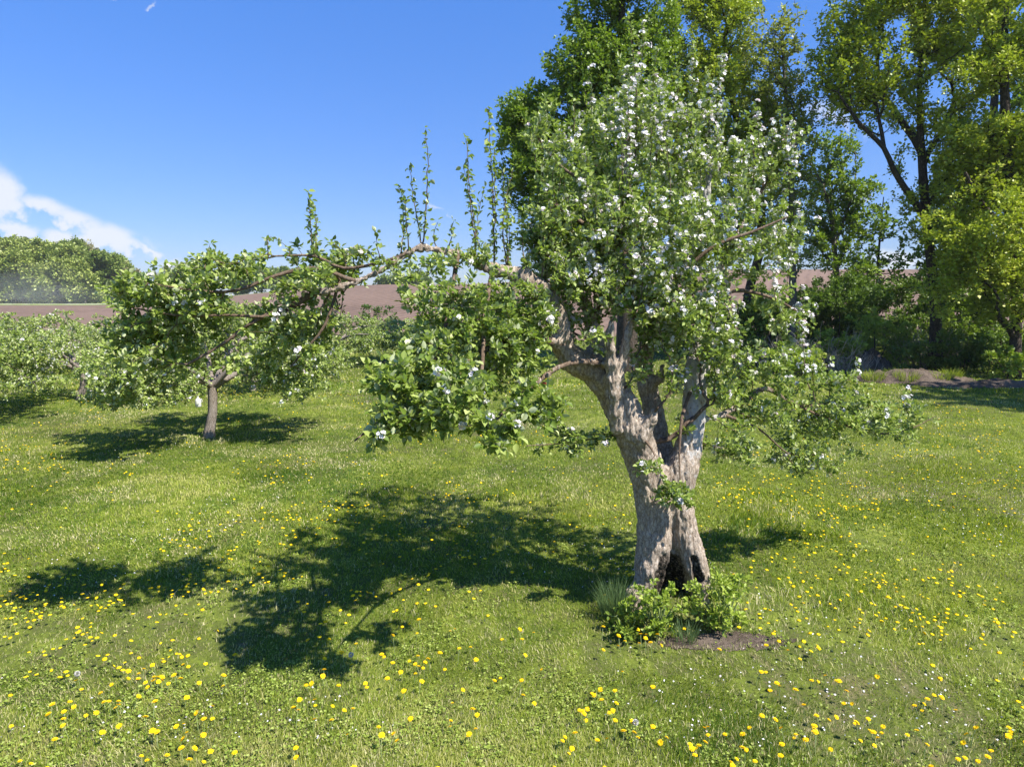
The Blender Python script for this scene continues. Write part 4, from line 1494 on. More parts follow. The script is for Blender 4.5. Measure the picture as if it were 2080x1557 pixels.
woods_tree('forked_maple', 'tall maple with thick grey trunk forking low into long curved limbs', [(1905, 0, .22), (1900, 620, .19), (1888, 500, .175), (1878, 400, .165), (1872, 310, .14), (1868, 230, .10), (1870, 120, .08), (1880, 0, .07)], 27,
           [(1722, 60, 55, 60, .9), (1700, 140, 50, 60, .9), (1760, 110, 70, 80, .9), (1800, 10, 70, 60), (1860, 80, 90, 90), (1930, 30, 80, 70), (1730, 200, 60, 50, .9), (1800, 200, 60, 60, .6), (1930, 160, 85, 80), (1960, 260, 60, 70, .8), (1890, 260, 50, 50, .5),
            (1830, 330, 30, 30, .4), (1950, 360, 60, 60, .7), (1840, 470, 40, 60, .6), (1870, 420, 45, 50, .5), (1820, 560, 50, 50, .5), (1930, 480, 55, 70, .7), (1850, -60, 130, 50, .8)],
           'bright_leaf', 'dark_bark', 36, dens=1.9, lsize=.115, nleaf=15, mu=.62, spread=.30,
           extra=[[(1885, 450, .14, 0), (1850, 400, .12, -.2), (1815, 345, .10, -.4), (1795, 300, .085, -.5), (1745, 250, .07, -.6), (1710, 200, .04, -.6)],
                  [(1872, 300, .16, 0), (1830, 245, .11, .3), (1790, 180, .08, .4), (1780, 100, .05, .5)], [(1798, 305, .08, -.5), (1785, 240, .06, -.4), (1770, 160, .04, -.3)],
                  [(1872, 330, .12, 0), (1910, 270, .09, .3), (1940, 200, .06, .4)]])
woods_tree('leafy_maple', 'bright yellow green maple filling the right edge with foliage to the ground', [(2068, 0, .17), (2064, 600, .15), (2055, 450, .14), (2045, 300, .17), (2040, 120, .12), (2045, -40, .08)], 25,
           [(2030, 60, 90, 90), (2090, 120, 90, 100, .8), (1990, 190, 70, 80), (2050, 270, 90, 90), (1990, 330, 75, 80), (2060, 400, 90, 80), (1990, 450, 85, 70), (1960, 540, 60, 60), (2040, 530, 80, 70), (1975, 620, 70, 45), (2070, 620, 60, 50, .7), (2160, 300, 110, 160, .5), (2150, 560, 90, 90, .6), (2090, 0, 100, 70, .6),
            (1915, 590, 45, 45, .7)],
           'bright_leaf', 'dark_bark', 37, dens=2.1, lsize=.115, nleaf=16, mu=.66, spread=.30, extra=[[(2060, 480, .12, 0), (2000, 420, .08, -.4), (1960, 350, .05, -.6)], [(2050, 350, .12, 0), (2000, 250, .07, .3)]])
woods_tree('leafy_maple', 'tall darker maple at the top right corner behind the bright one', [(2000, 0, .20), (1995, 620, .18), (2005, 420, .2), (2020, 200, .16), (2030, 0, .1)], 33,
           [(2060, -20, 80, 70), (2010, 90, 80, 80, .8), (2070, 180, 70, 90), (1950, 420, 70, 80, .8), (2030, 350, 90, 90), (1920, 540, 80, 60, .9), (2020, 500, 90, 70), (1870, 580, 60, 45, .8)],
           'maple_leaf', 'dark_bark', 38, dens=1.4, lsize=.16, nleaf=10, mu=.5)


b_ = np.array([21.5, 15.0, 0.0])
for q_, (bx_, by_, hh_) in enumerate(((21.0, 16.0, 12.0), (26.5, 18.0, 13.0))):
    b_ = np.array([bx_, by_, float(terrain(bx_, by_))])
    g2 = np.random.default_rng(700 + q_)
    build_tree('edge_maple', ['nearest maple just beyond the right edge of the photo, shading the lawn', 'second maple beyond the right edge of the photo, shading the lawn'][q_], 'tree', b_,
               [[(b_[0], b_[1], b_[2] - .2, .25), (b_[0], b_[1], 4.0, .2), (b_[0] + .3, b_[1], hh_ * .8, .08)]],
               [(b_[0] + g2.normal(0, 1.2), b_[1] + g2.normal(0, 1.2), z_, 2.0, 2.0, 1.5, 1.0) for z_ in np.linspace(3.5, hh_ - 1, 8)], 24, .3, .016, .42, None, 8, .2, .22, M['maple_leaf'], M['dark_bark'],
               group='tall trees in the row behind the orchard', seed=700 + q_, template='maple', step=.5, rleaf=.09, sides=6)

# ---- shrubs
def shrub(name, label, px, D, wpx, hpx, lmat, seed, dens=26, lsize=.12, nleaf=8, mu=.4, group='bushes under the tall trees', bmat='dark_bark', z0=0, stems=5, spread=.12, template='rhomb', depth=.8, rleaf=.05):
    b = ground_at(px, D)
    g = np.random.default_rng(seed)
    w, h = wpx / FPX * D, hpx / FPX * D
    limbs = []
    blobs = []
    limbs.append([(b[0], b[1], b[2] - .05, .012 * h + .008), (b[0] + .02 * w, b[1], b[2] + h * .35, .009 * h + .006), (b[0] + g.normal(0, .05) * w, b[1], b[2] + h * .8, .005)])
    for k in range(stems):
        a = g.random() * 6.28
        rr = w * .5 * (.35 + .6 * g.random())
        t = np.array([b[0] + math.cos(a) * rr, b[1] + math.sin(a) * rr * depth, b[2] + h * (.45 + .4 * g.random())])
        limbs.append([(b[0] + math.cos(a) * .05 * w, b[1] + math.sin(a) * .05 * w, b[2] - .02, .01 * h + .005), (*((b + t) / 2), .006 * h + .004), (*t, .004)])
        blobs.append((t[0], t[1], t[2], w * .22, w * .22 * depth, h * .2, 1.0))
        blobs.append((t[0], t[1], b[2] + h * (.15 + .2 * g.random()), w * .2, w * .2 * depth, h * .17, .8))
    blobs.append((b[0], b[1], b[2] + h * .62, w * .25, w * .22, h * .3, 1.0))
    return build_tree(name, label, 'shrub', b, limbs, blobs, dens, .25, .004, .4, None, nleaf, lsize, spread, M[lmat], M[bmat], group=group, seed=seed,
                      template=template, mu=mu, step=.15 * h, rleaf=rleaf, sides=4, trunk_name='stems', crown_name='leaves')


SH = [(1625, 25.6, 110, 45, 'sucker_leaf', 'low bright weedy growth in front of the pale dry stalks', .5), (1870, 26.6, 110, 55, 'hedge_leaf', 'low green growth on the back slope of the soil heap', .6),
      (2010, 25.8, 120, 60, 'hedge_leaf', 'low bush right of the dense dark one near the right edge', .55), (1560, 30, 130, 130, 'maple_leaf', 'tall bush below the leaning dark maple trunk', .45), (1680, 33, 140, 140, 'hedge_leaf', 'tall dark bush closing the gap behind the pale slim trunk', .35),
      (1520, 28, 120, 75, 'hedge_leaf', 'low leafy bush on the lawn edge behind the right drooping bough', .55), (1600, 26.5, 100, 60, 'maple_leaf', 'low weedy bush among dry stems left of the pale dry stalks', .3),
      (1700, 31, 130, 125, 'hedge_leaf', 'tall dark bush right behind the bright green one', .3), (1830, 28, 80, 70, 'maple_leaf', 'small bush directly behind the rounded earth mound', .4),
      (1900, 32, 150, 130, 'hedge_leaf', 'tall shaded bush wrapped round the thick forked trunk', .45), (1990, 30, 140, 140, 'maple_leaf', 'tall bush filling the gap between the forked trunk and the right edge', .4),
      (2060, 24.5, 90, 60, 'maple_leaf', 'weedy low bush on the lawn edge at the right edge of the photo', .6),
      (1480, 31, 130, 110, 'hedge_leaf', 'dark bush behind the old apple tree at the foot of the tallest maple', .35),
      (1560, 33, 120, 100, 'hedge_leaf', 'dark low bush left of the pale slim trunk, under the airy tree', .3),
      (1640, 32, 110, 95, 'hedge_leaf', 'dark bush just left of the pale slim maple trunk', .35),
      (1745, 33, 130, 100, 'hedge_leaf', 'shaded bush right of the pale slim maple trunk', .3),
      (1775, 27.5, 95, 105, 'sucker_leaf', 'bright yellow green bush rising above the brush left of the soil heap', .35),
      (1715, 27, 85, 70, 'sucker_leaf', 'low bright green bush beside the dry brush, nearest the lawn', .25),
      (1835, 31, 110, 90, 'hedge_leaf', 'shaded bush behind the soil heap, left of the thick forked trunk', .4),
      (1910, 29, 120, 95, 'maple_leaf', 'bush at the foot of the thick forked trunk', .4),
      (1960, 26.5, 110, 80, 'hedge_leaf', 'dense dark green bush right of the soil heap on lawn edge', .5),
      (2030, 28, 100, 85, 'hedge_leaf', 'bush left of the trunk at the right edge, in deep shade', .4),
      (2085, 27, 100, 80, 'maple_leaf', 'bush at the right edge of the photo beside the last trunk', .4),
      (1400, 31, 120, 90, 'hedge_leaf', 'dark bush seen between the trunk limbs of the old apple tree', .35),
      (1660, 27.5, 80, 45, 'hedge_leaf', 'low green bush among pale dry stalks', .55)]
for i, (px, D, w_, h_, lm_, lab, mu_) in enumerate(SH):
    shrub('bush', lab, px, D, w_ * 1.25, h_ * 1.15, lm_, 60 + i, mu=min(mu_ + .25, .75), lsize=.12, dens=60, nleaf=13)
# small dark bush at the edge of the field
shrub('bush', 'lone dark bush standing at the edge of the ploughed field', 762, 50, 75, 62, 'hedge_leaf', 90, mu=.15, lsize=.2, dens=20, nleaf=9, group=None, stems=6, spread=.2)
shrub('bush', 'low dark bush at the field edge, smaller and left of the lone one', 725, 52, 50, 30, 'hedge_leaf', 91, mu=.1, lsize=.18, dens=14, nleaf=8, group=None, spread=.2)

# suckers at the trunk foot
D1 = G(1352, 1285)[1]
shrub('sucker_shrub', 'bright green leafy suckers growing in front of the trunk hollow', 1352, D1, 145, 118, 'sucker_leaf', 95, dens=420, lsize=.042, nleaf=7, mu=.5, group=None, stems=11, spread=.03, template='leaf', bmat='stem', rleaf=.02)
shrub('sucker_shrub', 'yellow green leafy suckers right of the trunk foot beside bare soil', 1496, G(1492, 1280)[1], 150, 130, 'sucker_leaf', 96, dens=420, lsize=.044, nleaf=7, mu=.65, group=None, stems=11, spread=.03, template='leaf', bmat='stem', rleaf=.02)
shrub('sucker_shrub', 'low dark leafy weeds at the left foot of the trunk', 1292, G(1292, 1288)[1], 90, 45, 'weed', 97, dens=260, lsize=.04, nleaf=5, mu=.25, group=None, stems=8, spread=.03, template='leaf', bmat='stem', rleaf=.02)
shrub('sucker_shrub', 'thin green sprouts climbing along the right side of the trunk', 1462, G(1462, 1225)[1], 55, 85, 'sucker_leaf', 98, dens=200, lsize=.035, nleaf=5, mu=.5, group=None, stems=6, spread=.025, template='leaf', bmat='stem', rleaf=.02)


def blade_tuft(name, label, c, n, h, rad, mat, seed, cat, width=.003, lean=.5, mu=.4, group=None):
    g = np.random.default_rng(seed)
    a = g.random(n) * 6.283
    rr = rad * np.sqrt(g.random(n))
    x, y = np.cos(a) * rr, np.sin(a) * rr
    hh = h * (.5 + .6 * g.random(n))
    le = lean * (.2 + .8 * g.random(n))
    base = np.stack([x, y, np.zeros(n)], -1)
    a2 = a + g.normal(0, .5, n)
    tip = base + np.stack([np.cos(a2) * le * hh, np.sin(a2) * le * hh, hh * (1 - .3 * le)], -1)
    mid = (base + tip) / 2
    mid[:, 2] += hh * .14
    sa = g.random(n) * 6.283
    s = np.stack([np.cos(sa), np.sin(sa), np.zeros(n)], -1) * width
    V = np.stack([base - s, base + s, mid - s * .9, mid + s * .9, tip - s * .1, tip + s * .1], 1).reshape(-1, 3)
    I = (np.arange(n) * 6)[:, None]
    F = np.concatenate([I + np.array([[0, 1, 3, 2]]), I + np.array([[2, 3, 5, 4]])], 0)
    rn = np.clip(g.normal(mu, .15, n), 0, 1)
    o = obj(name, mesh_np(name, V, F, {'rnd': ('FACE', np.concatenate([rn, rn]))}), mat, None, tuple(c))
    return tag(o, label, cat, group)


M['tuft'] = leaf_mat('tuft_blade', [(0, (0.05, 0.10, 0.03)), (1, (0.16, 0.22, 0.09))], trans=(0.2, 0.3, 0.08), tfac=.25)
blade_tuft('grass_tuft', 'tall fine grey green grass tuft against the left foot of the trunk', G(1250, 1250), 420, .36, .13, M['tuft'], 5, 'grass tuft', .0022, .55)
blade_tuft('grass_tuft', 'small upright grass tuft between the suckers in front of the hollow', G(1392, 1300), 130, .2, .09, M['tuft'], 6, 'grass tuft', .0022, .6)


# ---- dry brush, soil heap with dead branches
def brush(name, label, c, n, h, rad, seed, cat, flat=.2, r0=.012):
    g = np.random.default_rng(seed)
    pos, par = [], []
    for k in range(n):
        a = g.random() * 6.283
        rr = rad * math.sqrt(g.random())
        b = np.array([math.cos(a) * rr, math.sin(a) * rr * .5, -.02])
        d = np.array([g.normal(0, .45), g.normal(0, .35), flat + g.random()])
        d /= np.linalg.norm(d)
        L_ = h * (.5 + .7 * g.random())
        i0 = len(pos)
        m = 6
        for q in range(m):
            pos.append(b + d * L_ * q / (m - 1) + g.normal(0, .03 * L_, 3) * (q > 0))
            par.append(-1 if q == 0 else len(pos) - 2)
        for t_ in range(3):
            j = i0 + g.integers(2, m - 1)
            d2 = d + g.normal(0, .5, 3)
            d2 /= np.linalg.norm(d2)
            pos.append(pos[j] + d2 * L_ * .3)
            par.append(j)
            pos.append(pos[-1] + (d2 + g.normal(0, .2, 3)) * L_ * .15)
            par.append(len(pos) - 2)
    pos, par = np.array(pos), np.array(par)
    r, mc, lf = radii(pos, par, r0 * .45, .5)
    V, F = tubes(pos, par, r, mc, 4)
    o = obj(name, mesh_np(name, V, F, smooth=True), M['dead'], None, tuple(c))
    return tag(o, label, cat, 'dry brush along the lawn edge')


M['dead'].node_tree.nodes
brush('dry_brush', 'pale dry stalks standing left of the bright green bush', ground_at(1655, 26.8), 110, 1.4, 1.6, 1, 'brush')
brush('dry_brush', 'tangle of grey dead stems right behind the soil heap', ground_at(1890, 27.8), 90, 1.5, 1.7, 2, 'brush')
brush('dry_brush', 'short pale dead twigs between low green bush and the soil heap', ground_at(1735, 26.2), 60, .8, .9, 3, 'brush')
brush('dry_brush', 'dry brown stems low in the grass left of the pale slim trunk', ground_at(1590, 28), 90, 1.0, 1.2, 4, 'brush')


def heap(name, label, c, rx, ry, h, mat, seed, cat='soil heap'):
    n = 90
    t = np.linspace(-1, 1, n)
    X, Y = np.meshgrid(t, t * 1.0, indexing='ij')
    rr = np.sqrt(X * X + Y * Y)
    no = fbm(X * 3 + seed, Y * 2 + seed, 0, 5)
    ridg = 1 - np.abs(2 * fbm(X * 5 + seed, Y * 3, 2, 4) - 0.9)
    Z = h * np.clip(1 - rr, 0, 1) ** .7 * (.2 + 1.5 * no) * (.3 + .9 * ridg) + .07 * (fbm(X * 16 + seed, Y * 9, 1, 3) - .44) * (rr < .9) - .06 * sstep(.8, 1.0, rr)
    xw, yw = c[0] + X * rx, c[1] + Y * ry
    Z = Z + terrain(xw, yw) - float(c[2])
    V = np.stack([X * rx, Y * ry, Z], -1).reshape(-1, 3)
    I = np.arange(n * n).reshape(n, n)
    F = np.stack([I[:-1, :-1], I[1:, :-1], I[1:, 1:], I[:-1, 1:]], -1).reshape(-1, 4)
    m = (rr.reshape(-1)[F].max(1) < 1.0)
    o = obj(name, mesh_np(name, V, F[m], smooth=True), mat, None, tuple(c))
    return tag(o, label, cat)


hc = G(1850, 772)
heap('soil_heap', 'long low heap of turned brown soil with dry roots on the lawn edge', hc, 2.4, 1.2, .42, M['soil'], 3)
hc2 = G(1815, 762) + np.array([0, 1.8, 0])
heap('soil_heap', 'taller rounded earth mound behind the long low heap', np.array([hc2[0], hc2[1], float(terrain(hc2[0], hc2[1]))]), 1.0, .8, .85, M['soil'], 8)
hc3 = G(2020, 782)
heap('soil_heap', 'thin flat strip of scraped soil running to the right edge', hc3, 3.2, .8, .16, M['soil'], 5)
for i_, (dx_, dy_, lab_) in enumerate(((-1.6, -.5, 'green grass tuft at the left foot of the long low soil heap'), (-.6, -.75, 'green grass tuft on the front slope of the long low soil heap'), (.7, -.6, 'green grass tuft right of the middle of the soil heap front'),
                                       (1.5, .1, 'green grass tuft on the right end of the long low soil heap'), (-.2, .5, 'green grass tuft on the crest of the long low soil heap'))):
    bx_, by_ = hc[0] + dx_, hc[1] + dy_
    blade_tuft('grass_tuft', lab_, (bx_, by_, float(terrain(bx_, by_)) + .05), 260, .42, .35, M['grass'], 50 + i_, 'grass tuft', .007, .7, .45, 'grass tufts on the soil heap')


# ---- hanging jugs and odd bits
def lathe(profile, n=20):
    t = np.arange(n) * 2 * math.pi / n
    V, F = [], []
    for r_, z in profile:
        V += [[r_ * math.cos(a), r_ * math.sin(a), z] for a in t]
    for i in range(len(profile) - 1):
        for k in range(n):
            F.append([i * n + k, i * n + (k + 1) % n, (i + 1) * n + (k + 1) % n, (i + 1) * n + k])
    return np.array(V), np.array(F)


def jug(label, c, s=1.0, cap='white_plastic'):
    t = thing('hanging_jug', label, 'jug', tuple(c), 'white jugs hung on the orchard trees')
    V, F = lathe([(0.001, 0), (.07, .002), (.078, .02), (.08, .16), (.072, .20), (.04, .235), (.022, .25), (.022, .27), (.001, .271)])
    obj('body', mesh_np('body', V * s, F, smooth=True), M['white_plastic'], t)
    V, F = lathe([(.001, 0), (.026, .0), (.026, .03), (.001, .031)])
    o = obj('cap', mesh_np('cap', V * s, F, smooth=True), M[cap], t)
    o.location = (0, 0, .262 * s)
    a = np.linspace(0, math.pi, 10)
    q = np.stack([.04 * np.sin(a) + .07, np.zeros(10), .17 + .055 * np.cos(a)], -1) * s
    V, F = tubes(q, np.concatenate([[-1], np.arange(9)]), np.full(10, .009 * s), np.concatenate([np.arange(1, 10), [-1]]), 6)
    obj('handle', mesh_np('handle', V, F, smooth=True), M['white_plastic'], t)
    q = np.array([[0, 0, .27], [.01, 0, .42], [0, 0, .62]]) * s
    V, F = tubes(q, np.array([-1, 0, 1]), np.full(3, .004), np.array([1, 2, -1]), 4)
    obj('cord', mesh_np('cord', V, F, smooth=True), M['stem'], t)


jug('white plastic jug hanging left of the pale trunk of the nearer small apple tree', P(403, 826, Gd[1] - .3), .75)
Dc = G(675, 739)[1]
jug('white container on the trunk of the far small apple tree', P(674, 716, Dc - .3), 1.35)
jug('small white jug with blue cap hanging low beside the right limb of the old tree', P(1456, 922, 6.75), .55, 'blue_plastic')
# strip of red ribbon tied on a low left twig
q = np.array([[0, 0, 0], [.02, 0, .012], [.045, .005, .002], [.07, 0, .014]])
V = np.concatenate([q - [0, 0, .009], q + [0, 0, .009], q + [0, .003, .009], q + [0, .003, -.009]])
F = []
for i in range(3):
    for a_ in range(4):
        b_ = (a_ + 1) % 4
        F.append([a_ * 4 + i, a_ * 4 + i + 1, b_ * 4 + i + 1, b_ * 4 + i])
tag(obj('ribbon', mesh_np('ribbon', V, np.array(F)), M['red_ribbon'], None, tuple(P(1100, 780, 5.72))), 'small red ribbon tied in the lower left boughs of the old tree', 'ribbon')

# ---- far woods on the left and over the hill
FW = [(-60, 158, 175, 'far_leaf', .35), (10, 150, 190, 'far_leaf', .35), (60, 148, 175, 'far_leaf', .55), (100, 160, 165, 'far_brown', .4), (125, 150, 165, 'far_leaf', .5), (160, 156, 172, 'far_leaf', .3), (190, 165, 172, 'far_brown', .5),
      (200, 152, 140, 'far_leaf', .2), (230, 164, 150, 'far_brown', .35), (255, 172, 125, 'far_leaf', .5), (282, 176, 90, 'far_brown', .5), (35, 145, 120, 'far_leaf', .6), (85, 143, 110, 'far_leaf', .6), (150, 145, 115, 'far_leaf', .55), (-20, 143, 130, 'far_leaf', .5), (180, 143, 90, 'far_leaf', .65)]
flab = ['tree of the far wood cut by the left edge, behind taller ones', 'tallest rounded tree of the far left wood', 'fresh green tree in the far wood right of the tallest one', 'brownish tree behind the low saddle in the far wood',
        'mid green tree forming the second hump of the far wood', 'dark round tree on the far wood skyline above the road', 'reddish brown budding tree on the far wood skyline', 'dark low tree at the right end of the far wood front',
        'olive brown budding tree near the far wood right end', 'small green tree on the falling right end of the far wood', 'last sparse brownish tree at the right tip of the far wood', 'light green front tree below the tallest far tree',
        'light green bushy front tree beside the drifting dust', 'yellow green bushy front tree in the middle of the far wood', 'front tree of the far wood at the left edge in dust', 'low yellow green tree at the right of the far wood front']
for i, (px, D, hpx, lm_, mu_) in enumerate(FW):
    b = ground_at(px, D + 18)
    Dd = D + 18
    h = hpx / FPX * Dd * (.68 + .13 * random.random())
    w = h * .62
    g2 = np.random.default_rng(300 + i)
    bl = [(b[0], b[1], b[2] + h * .62, w * .5, w * .5, h * .34, 1.0)] + [(b[0] + g2.normal(0, w * .3), b[1] + g2.normal(0, w * .2), b[2] + h * z_, w * .32, w * .32, h * .2, 1.0) for z_ in (.12, .15, .2, .3, .45, .6, .75, .8)]
    build_tree('woodland_tree', flab[i], 'tree', b, [[(b[0], b[1], b[2] - .3, .35), (b[0] + .3, b[1], b[2] + h * .4, .25), (b[0], b[1], b[2] + h * .8, .1)]], bl, 10, .3, .03, .42, None, 11, .55, .7, M[lm_], M['grey_bark'],
               group='trees of the far wood', seed=300 + i, template='rhomb', mu=mu_, step=1.5, rleaf=.3, sides=4, jit=.1)
HT = [(365, 230, 60), (400, 236, 66), (535, 225, 62), (575, 232, 58), (620, 240, 55), (690, 238, 50), (800, 245, 48), (850, 240, 50)]
hlab = ['dark tree top over the hill just right of the far wood gap', 'bluish tree top beyond the hill, second past the gap', 'rounded tree beyond the field crest above the drooping arm', 'tree beyond the field crest beside the rounded one',
        'low tree beyond the crest behind the tip of the arm', 'small tree over the field crest left of the bare field view', 'small green tree right at the crest above the bare field view', 'small green tree at the crest near the arm bend']
for i, (px, D, hpx) in enumerate(HT):
    b = ground_at(px, D)
    topz = P(px, 600 - hpx, D)[2]
    h = max(5, topz - b[2])
    w = h * .9
    g2 = np.random.default_rng(400 + i)
    bl = [(b[0], b[1], b[2] + h * .6, w * .5, w * .5, h * .36, 1.0)] + [(b[0] + g2.normal(0, w * .3), b[1], b[2] + h * (.3 + .4 * g2.random()), w * .3, w * .3, h * .2, 1.0) for _ in range(4)]
    build_tree('distant_tree', hlab[i], 'tree', b, [[(b[0], b[1], b[2] - .3, .35), (b[0] + .3, b[1], b[2] + h * .4, .25), (b[0], b[1], b[2] + h * .8, .1)]], bl, 5, .3, .03, .42, None, 8, 1.1, .9, M['far_leaf'], M['grey_bark'],
               group='trees beyond the crest of the field', seed=400 + i, template='rhomb', mu=.2, step=1.5, rleaf=.3, sides=4, jit=.1)

# ------------------------------------------------------------------ dandelions
A1 = [(818,40),(865,38),(900,22),(155,65),(215,72),(300,100),(335,112),(590,112),(618,85),(655,80),(728,138),(862,172),(1005,198),(985,232),(1055,160),(1282,65),(1302,182),(1235,135),(1468,180),(1528,190),(455,182),(428,198),(485,160),(355,232),(728,215),(680,212),(828,278),(852,298),(852,338),(910,348),(942,288),(660,303),(698,325),(585,310),(268,340),(85,332),(58,410),(415,402),(488,402),(1115,392),(1232,422),(1298,432),(1320,380),(1355,368),(1440,318),(1590,322),(1637,345),(1515,385),(705,460),(775,450),(802,455),(632,538),(660,558),(695,525),(732,515),(762,525),(800,532),(812,558),(855,540),(890,520),(967,537),(1120,560),(1412,577),(1345,582),(1625,578),(1757,512),(155,556),(190,550),(50,618),(100,598),(330,658),(507,633),(575,652),(445,660),(460,690),(752,620),(930,658),(865,706),(922,726),(980,760),(1018,782),(1058,782),(1075,735),(1115,698),(1165,710),(1100,812),(1110,842),(1180,830),(1205,825),(1300,765),(1345,720),(1358,740),(1375,685),(1405,672),(1450,700),(1485,685),(1490,710),(1495,740),(1545,708),(1557,795),(1662,743),(1893,690),(1830,870),(1630,895),(1800,942),(1235,882),(1260,872),(1300,858),(1318,835),(1255,902),(1310,905),(1345,895),(1380,862),(1392,905),(1170,905),(1465,860),(1490,872),(1522,1005),(525,797),(610,802),(573,838),(625,838),(718,847),(333,850),(345,803),(415,810),(735,920),(940,907),(918,963),(668,1003),(225,1008),(925,1020),(1140,1023),(970,1057),(1018,1057),(1058,1052),(1035,1085),(1293,1092),(737,1080),(772,1110),(525,1103),(500,1132),(622,1098),(612,1188),(660,1225),(912,1130),(230,1188),(42,1183),(12,1248),(68,1300),(110,1350),(8,1370),(1235,1188),(1040,1218),(930,1265),(1290,1253),(1330,1290),(1525,1200),(1525,1255),(1453,1215),(1628,1178),(1673,1162),(1720,1138),(1750,1118),(1493,1318),(1515,1375),(1415,1395),(1718,1297),(1735,1370),(1595,1362),(1205,1455),(1238,1435),(1560,1460),(1673,1450),(1895,1450),(305,1440),(355,1490),(490,1500),(475,1535),(555,1303)]
A2 = [(55,110),(148,108),(110,182),(275,190),(330,75),(400,160),(485,220),(470,262),(520,55),(545,90),(657,18),(705,30),(910,5),(930,65),(848,48),(890,145),(853,185),(1048,125),(1115,92),(1180,118),(1140,10),(1507,85),(1485,28),(1630,210),(1903,360),(2018,330),(1893,438),(1748,403),(1930,525),(1395,458),(1487,452),(1390,515),(1312,318),(1372,315),(1240,520),(1083,288),(975,272),(930,303),(835,290),(657,303),(1042,362),(865,422),(247,283),(290,285),(242,390),(120,450),(348,430),(530,472),(465,563),(520,597),(265,582),(738,550),(772,520),(990,562),(1060,517),(855,598),(925,655),(1065,605),(1075,625),(1120,582),(1158,602),(1115,648),(1030,703),(1278,655),(1537,575),(2075,615),(1735,690),(1688,728),(285,728),(330,740),(165,768),(240,800),(450,790),(645,785),(620,748),(850,742),(1070,795),(960,825),(1445,852),(1335,885),(1893,783),(1935,882),(2005,895),(110,885),(225,882),(213,917),(365,915),(533,955),(465,1005),(38,985),(75,1035),(213,1062),(362,1062),(478,1155),(1005,1062),(1315,1093),(1345,1083),(1497,1030),(1562,1058),(1548,1145),(1492,1168),(782,1147),(838,1193),(908,1217),(770,1270),(57,1300),(107,1355),(1222,1420),(1558,1440),(535,1462),(275,1475)]
A3 = [(290,765),(250,790),(228,812),(468,712),(443,748),(415,788),(483,798),(535,850),(568,773),(622,803),(123,890),(265,1057),(190,1213),(60,1237),(537,1207),(1323,668),(1528,655),(1645,708),(1898,775),(1120,858),(1672,798),(1572,865),(1795,900),(1880,838),(1860,930),(2058,910),(1568,1040),(1482,1088),(1675,1152),(1585,1212),(1688,1215),(1978,1143),(2025,1125),(1932,588),(1812,437),(1878,380),(1600,160),(1447,132),(1868,75),(1905,155),(2030,165),(1780,195),(1960,355),(2048,372)]
dan = [(a / 3.826, 1150 + b / 3.826) for a, b in A1] + [(600 + a / 4.16, 1200 + b / 4.16) for a, b in A2] + [(1200 + a / 4.622, 1130 + b / 4.622) for a, b in A3]
g = np.random.default_rng(77)
# scattered ones right of the tree and along the bottom
k = 0
while k < 120:
    px, py = g.uniform(1100, 2078), g.uniform(1240, 1550)
    if px < 1640 and py < 1400:
        continue
    dan.append((px, py))
    k += 1
    if g.random() < .35:
        dan.append((px + g.normal(0, 14), py + g.normal(0, 8)))
near = [G(a, min(b, 1556)) - np.array([0, 0.09 * 1.9, 0]) for a, b in dan]
# farther ones drift over the whole lawn in patches
far = []
pp = []
n = 26000
y = 5.6 * (42 / 5.6) ** g.random(n)
x = (g.random(n) * 2 - 1) * (.8 * y + .8)
dn = fbm(x * .5 + 3, y * .35 + 9, 0, 3) * .6 + vnoise(x * 2.2, y * 2.2) * .4
keep = g.random(n) < (sstep(.44, .74, dn) + .10 * sstep(.0, .3, x / y) * (y < 18) + .03) * (.44 + .12 * sstep(.05, .35, x / y) * (y < 20)) * (1 - .8 * sstep(17, 22, y) * (x > 4))
for xx, yy in zip(x[keep], y[keep]):
    pxx = 1040 + xx / yy * FPX
    if yy < 6.4 and -2.3 * 1.6 < xx < .6:
        continue
    far.append(np.array([xx, yy, float(terrain(xx, yy))]))
allp = near + far
allp = [np.array([q[0], q[1], float(terrain(q[0], q[1]))]) for q in allp]
allp.sort(key=lambda q: q[0] ** 2 + q[1] ** 2)

# flower head: ray florets in three whorls over a button
hv, hf = [], []
gg = np.random.default_rng(5)
for (nr, ln, z0, tilt) in ((17, 1.0, 0, .10), (15, .80, .10, .35), (12, .52, .17, .7)):
    for q in range(nr):
        a = q * 2 * math.pi / nr + gg.random() * .25
        ca, sa = math.cos(a), math.sin(a)
        o = len(hv)
        wd = .13
        L2 = ln * (.88 + .2 * gg.random())
        for (rr_, s_, z_) in ((.05, -wd * .5, z0), (.05, wd * .5, z0), (L2, wd, z0 + tilt * L2 * .6), (L2, -wd, z0 + tilt * L2 * .6)):
            hv.append([ca * rr_ - sa * s_, sa * rr_ + ca * s_, z_])
        hf.append([o, o + 1, o + 2, o + 3])
HV, HF = np.array(hv), np.array(hf)


def tube_line(q, r_, sides=5):
    n = len(q)
    return tubes(q, np.concatenate([[-1], np.arange(n - 1)]), r_, np.concatenate([np.arange(1, n), [-1]]), sides)


heads, stems_m, hts = [], [], []
for k in range(5):
    Hh = [.075, .095, .11, .13, .085][k]
    me = mesh_np('flower_head', HV * .0185, HF, {'rnd': ('FACE', np.repeat(gg.random(len(HF) // 1), 1))})
    me.materials.append(M['yellow'])
    heads.append(me)
    t = np.linspace(0, 1, 5)
    bx = [.012, -.02, .03, -.012, .0][k]
    q = np.stack([bx * t * t, .6 * bx * t, Hh * t], -1)
    V, F = tube_line(q, np.full(5, .0021))
    ms_ = mesh_np('stem', V, F, smooth=True)
    ms_.materials.append(M['stem'])
    stems_m.append(ms_)
    hts.append((bx, .6 * bx, Hh))


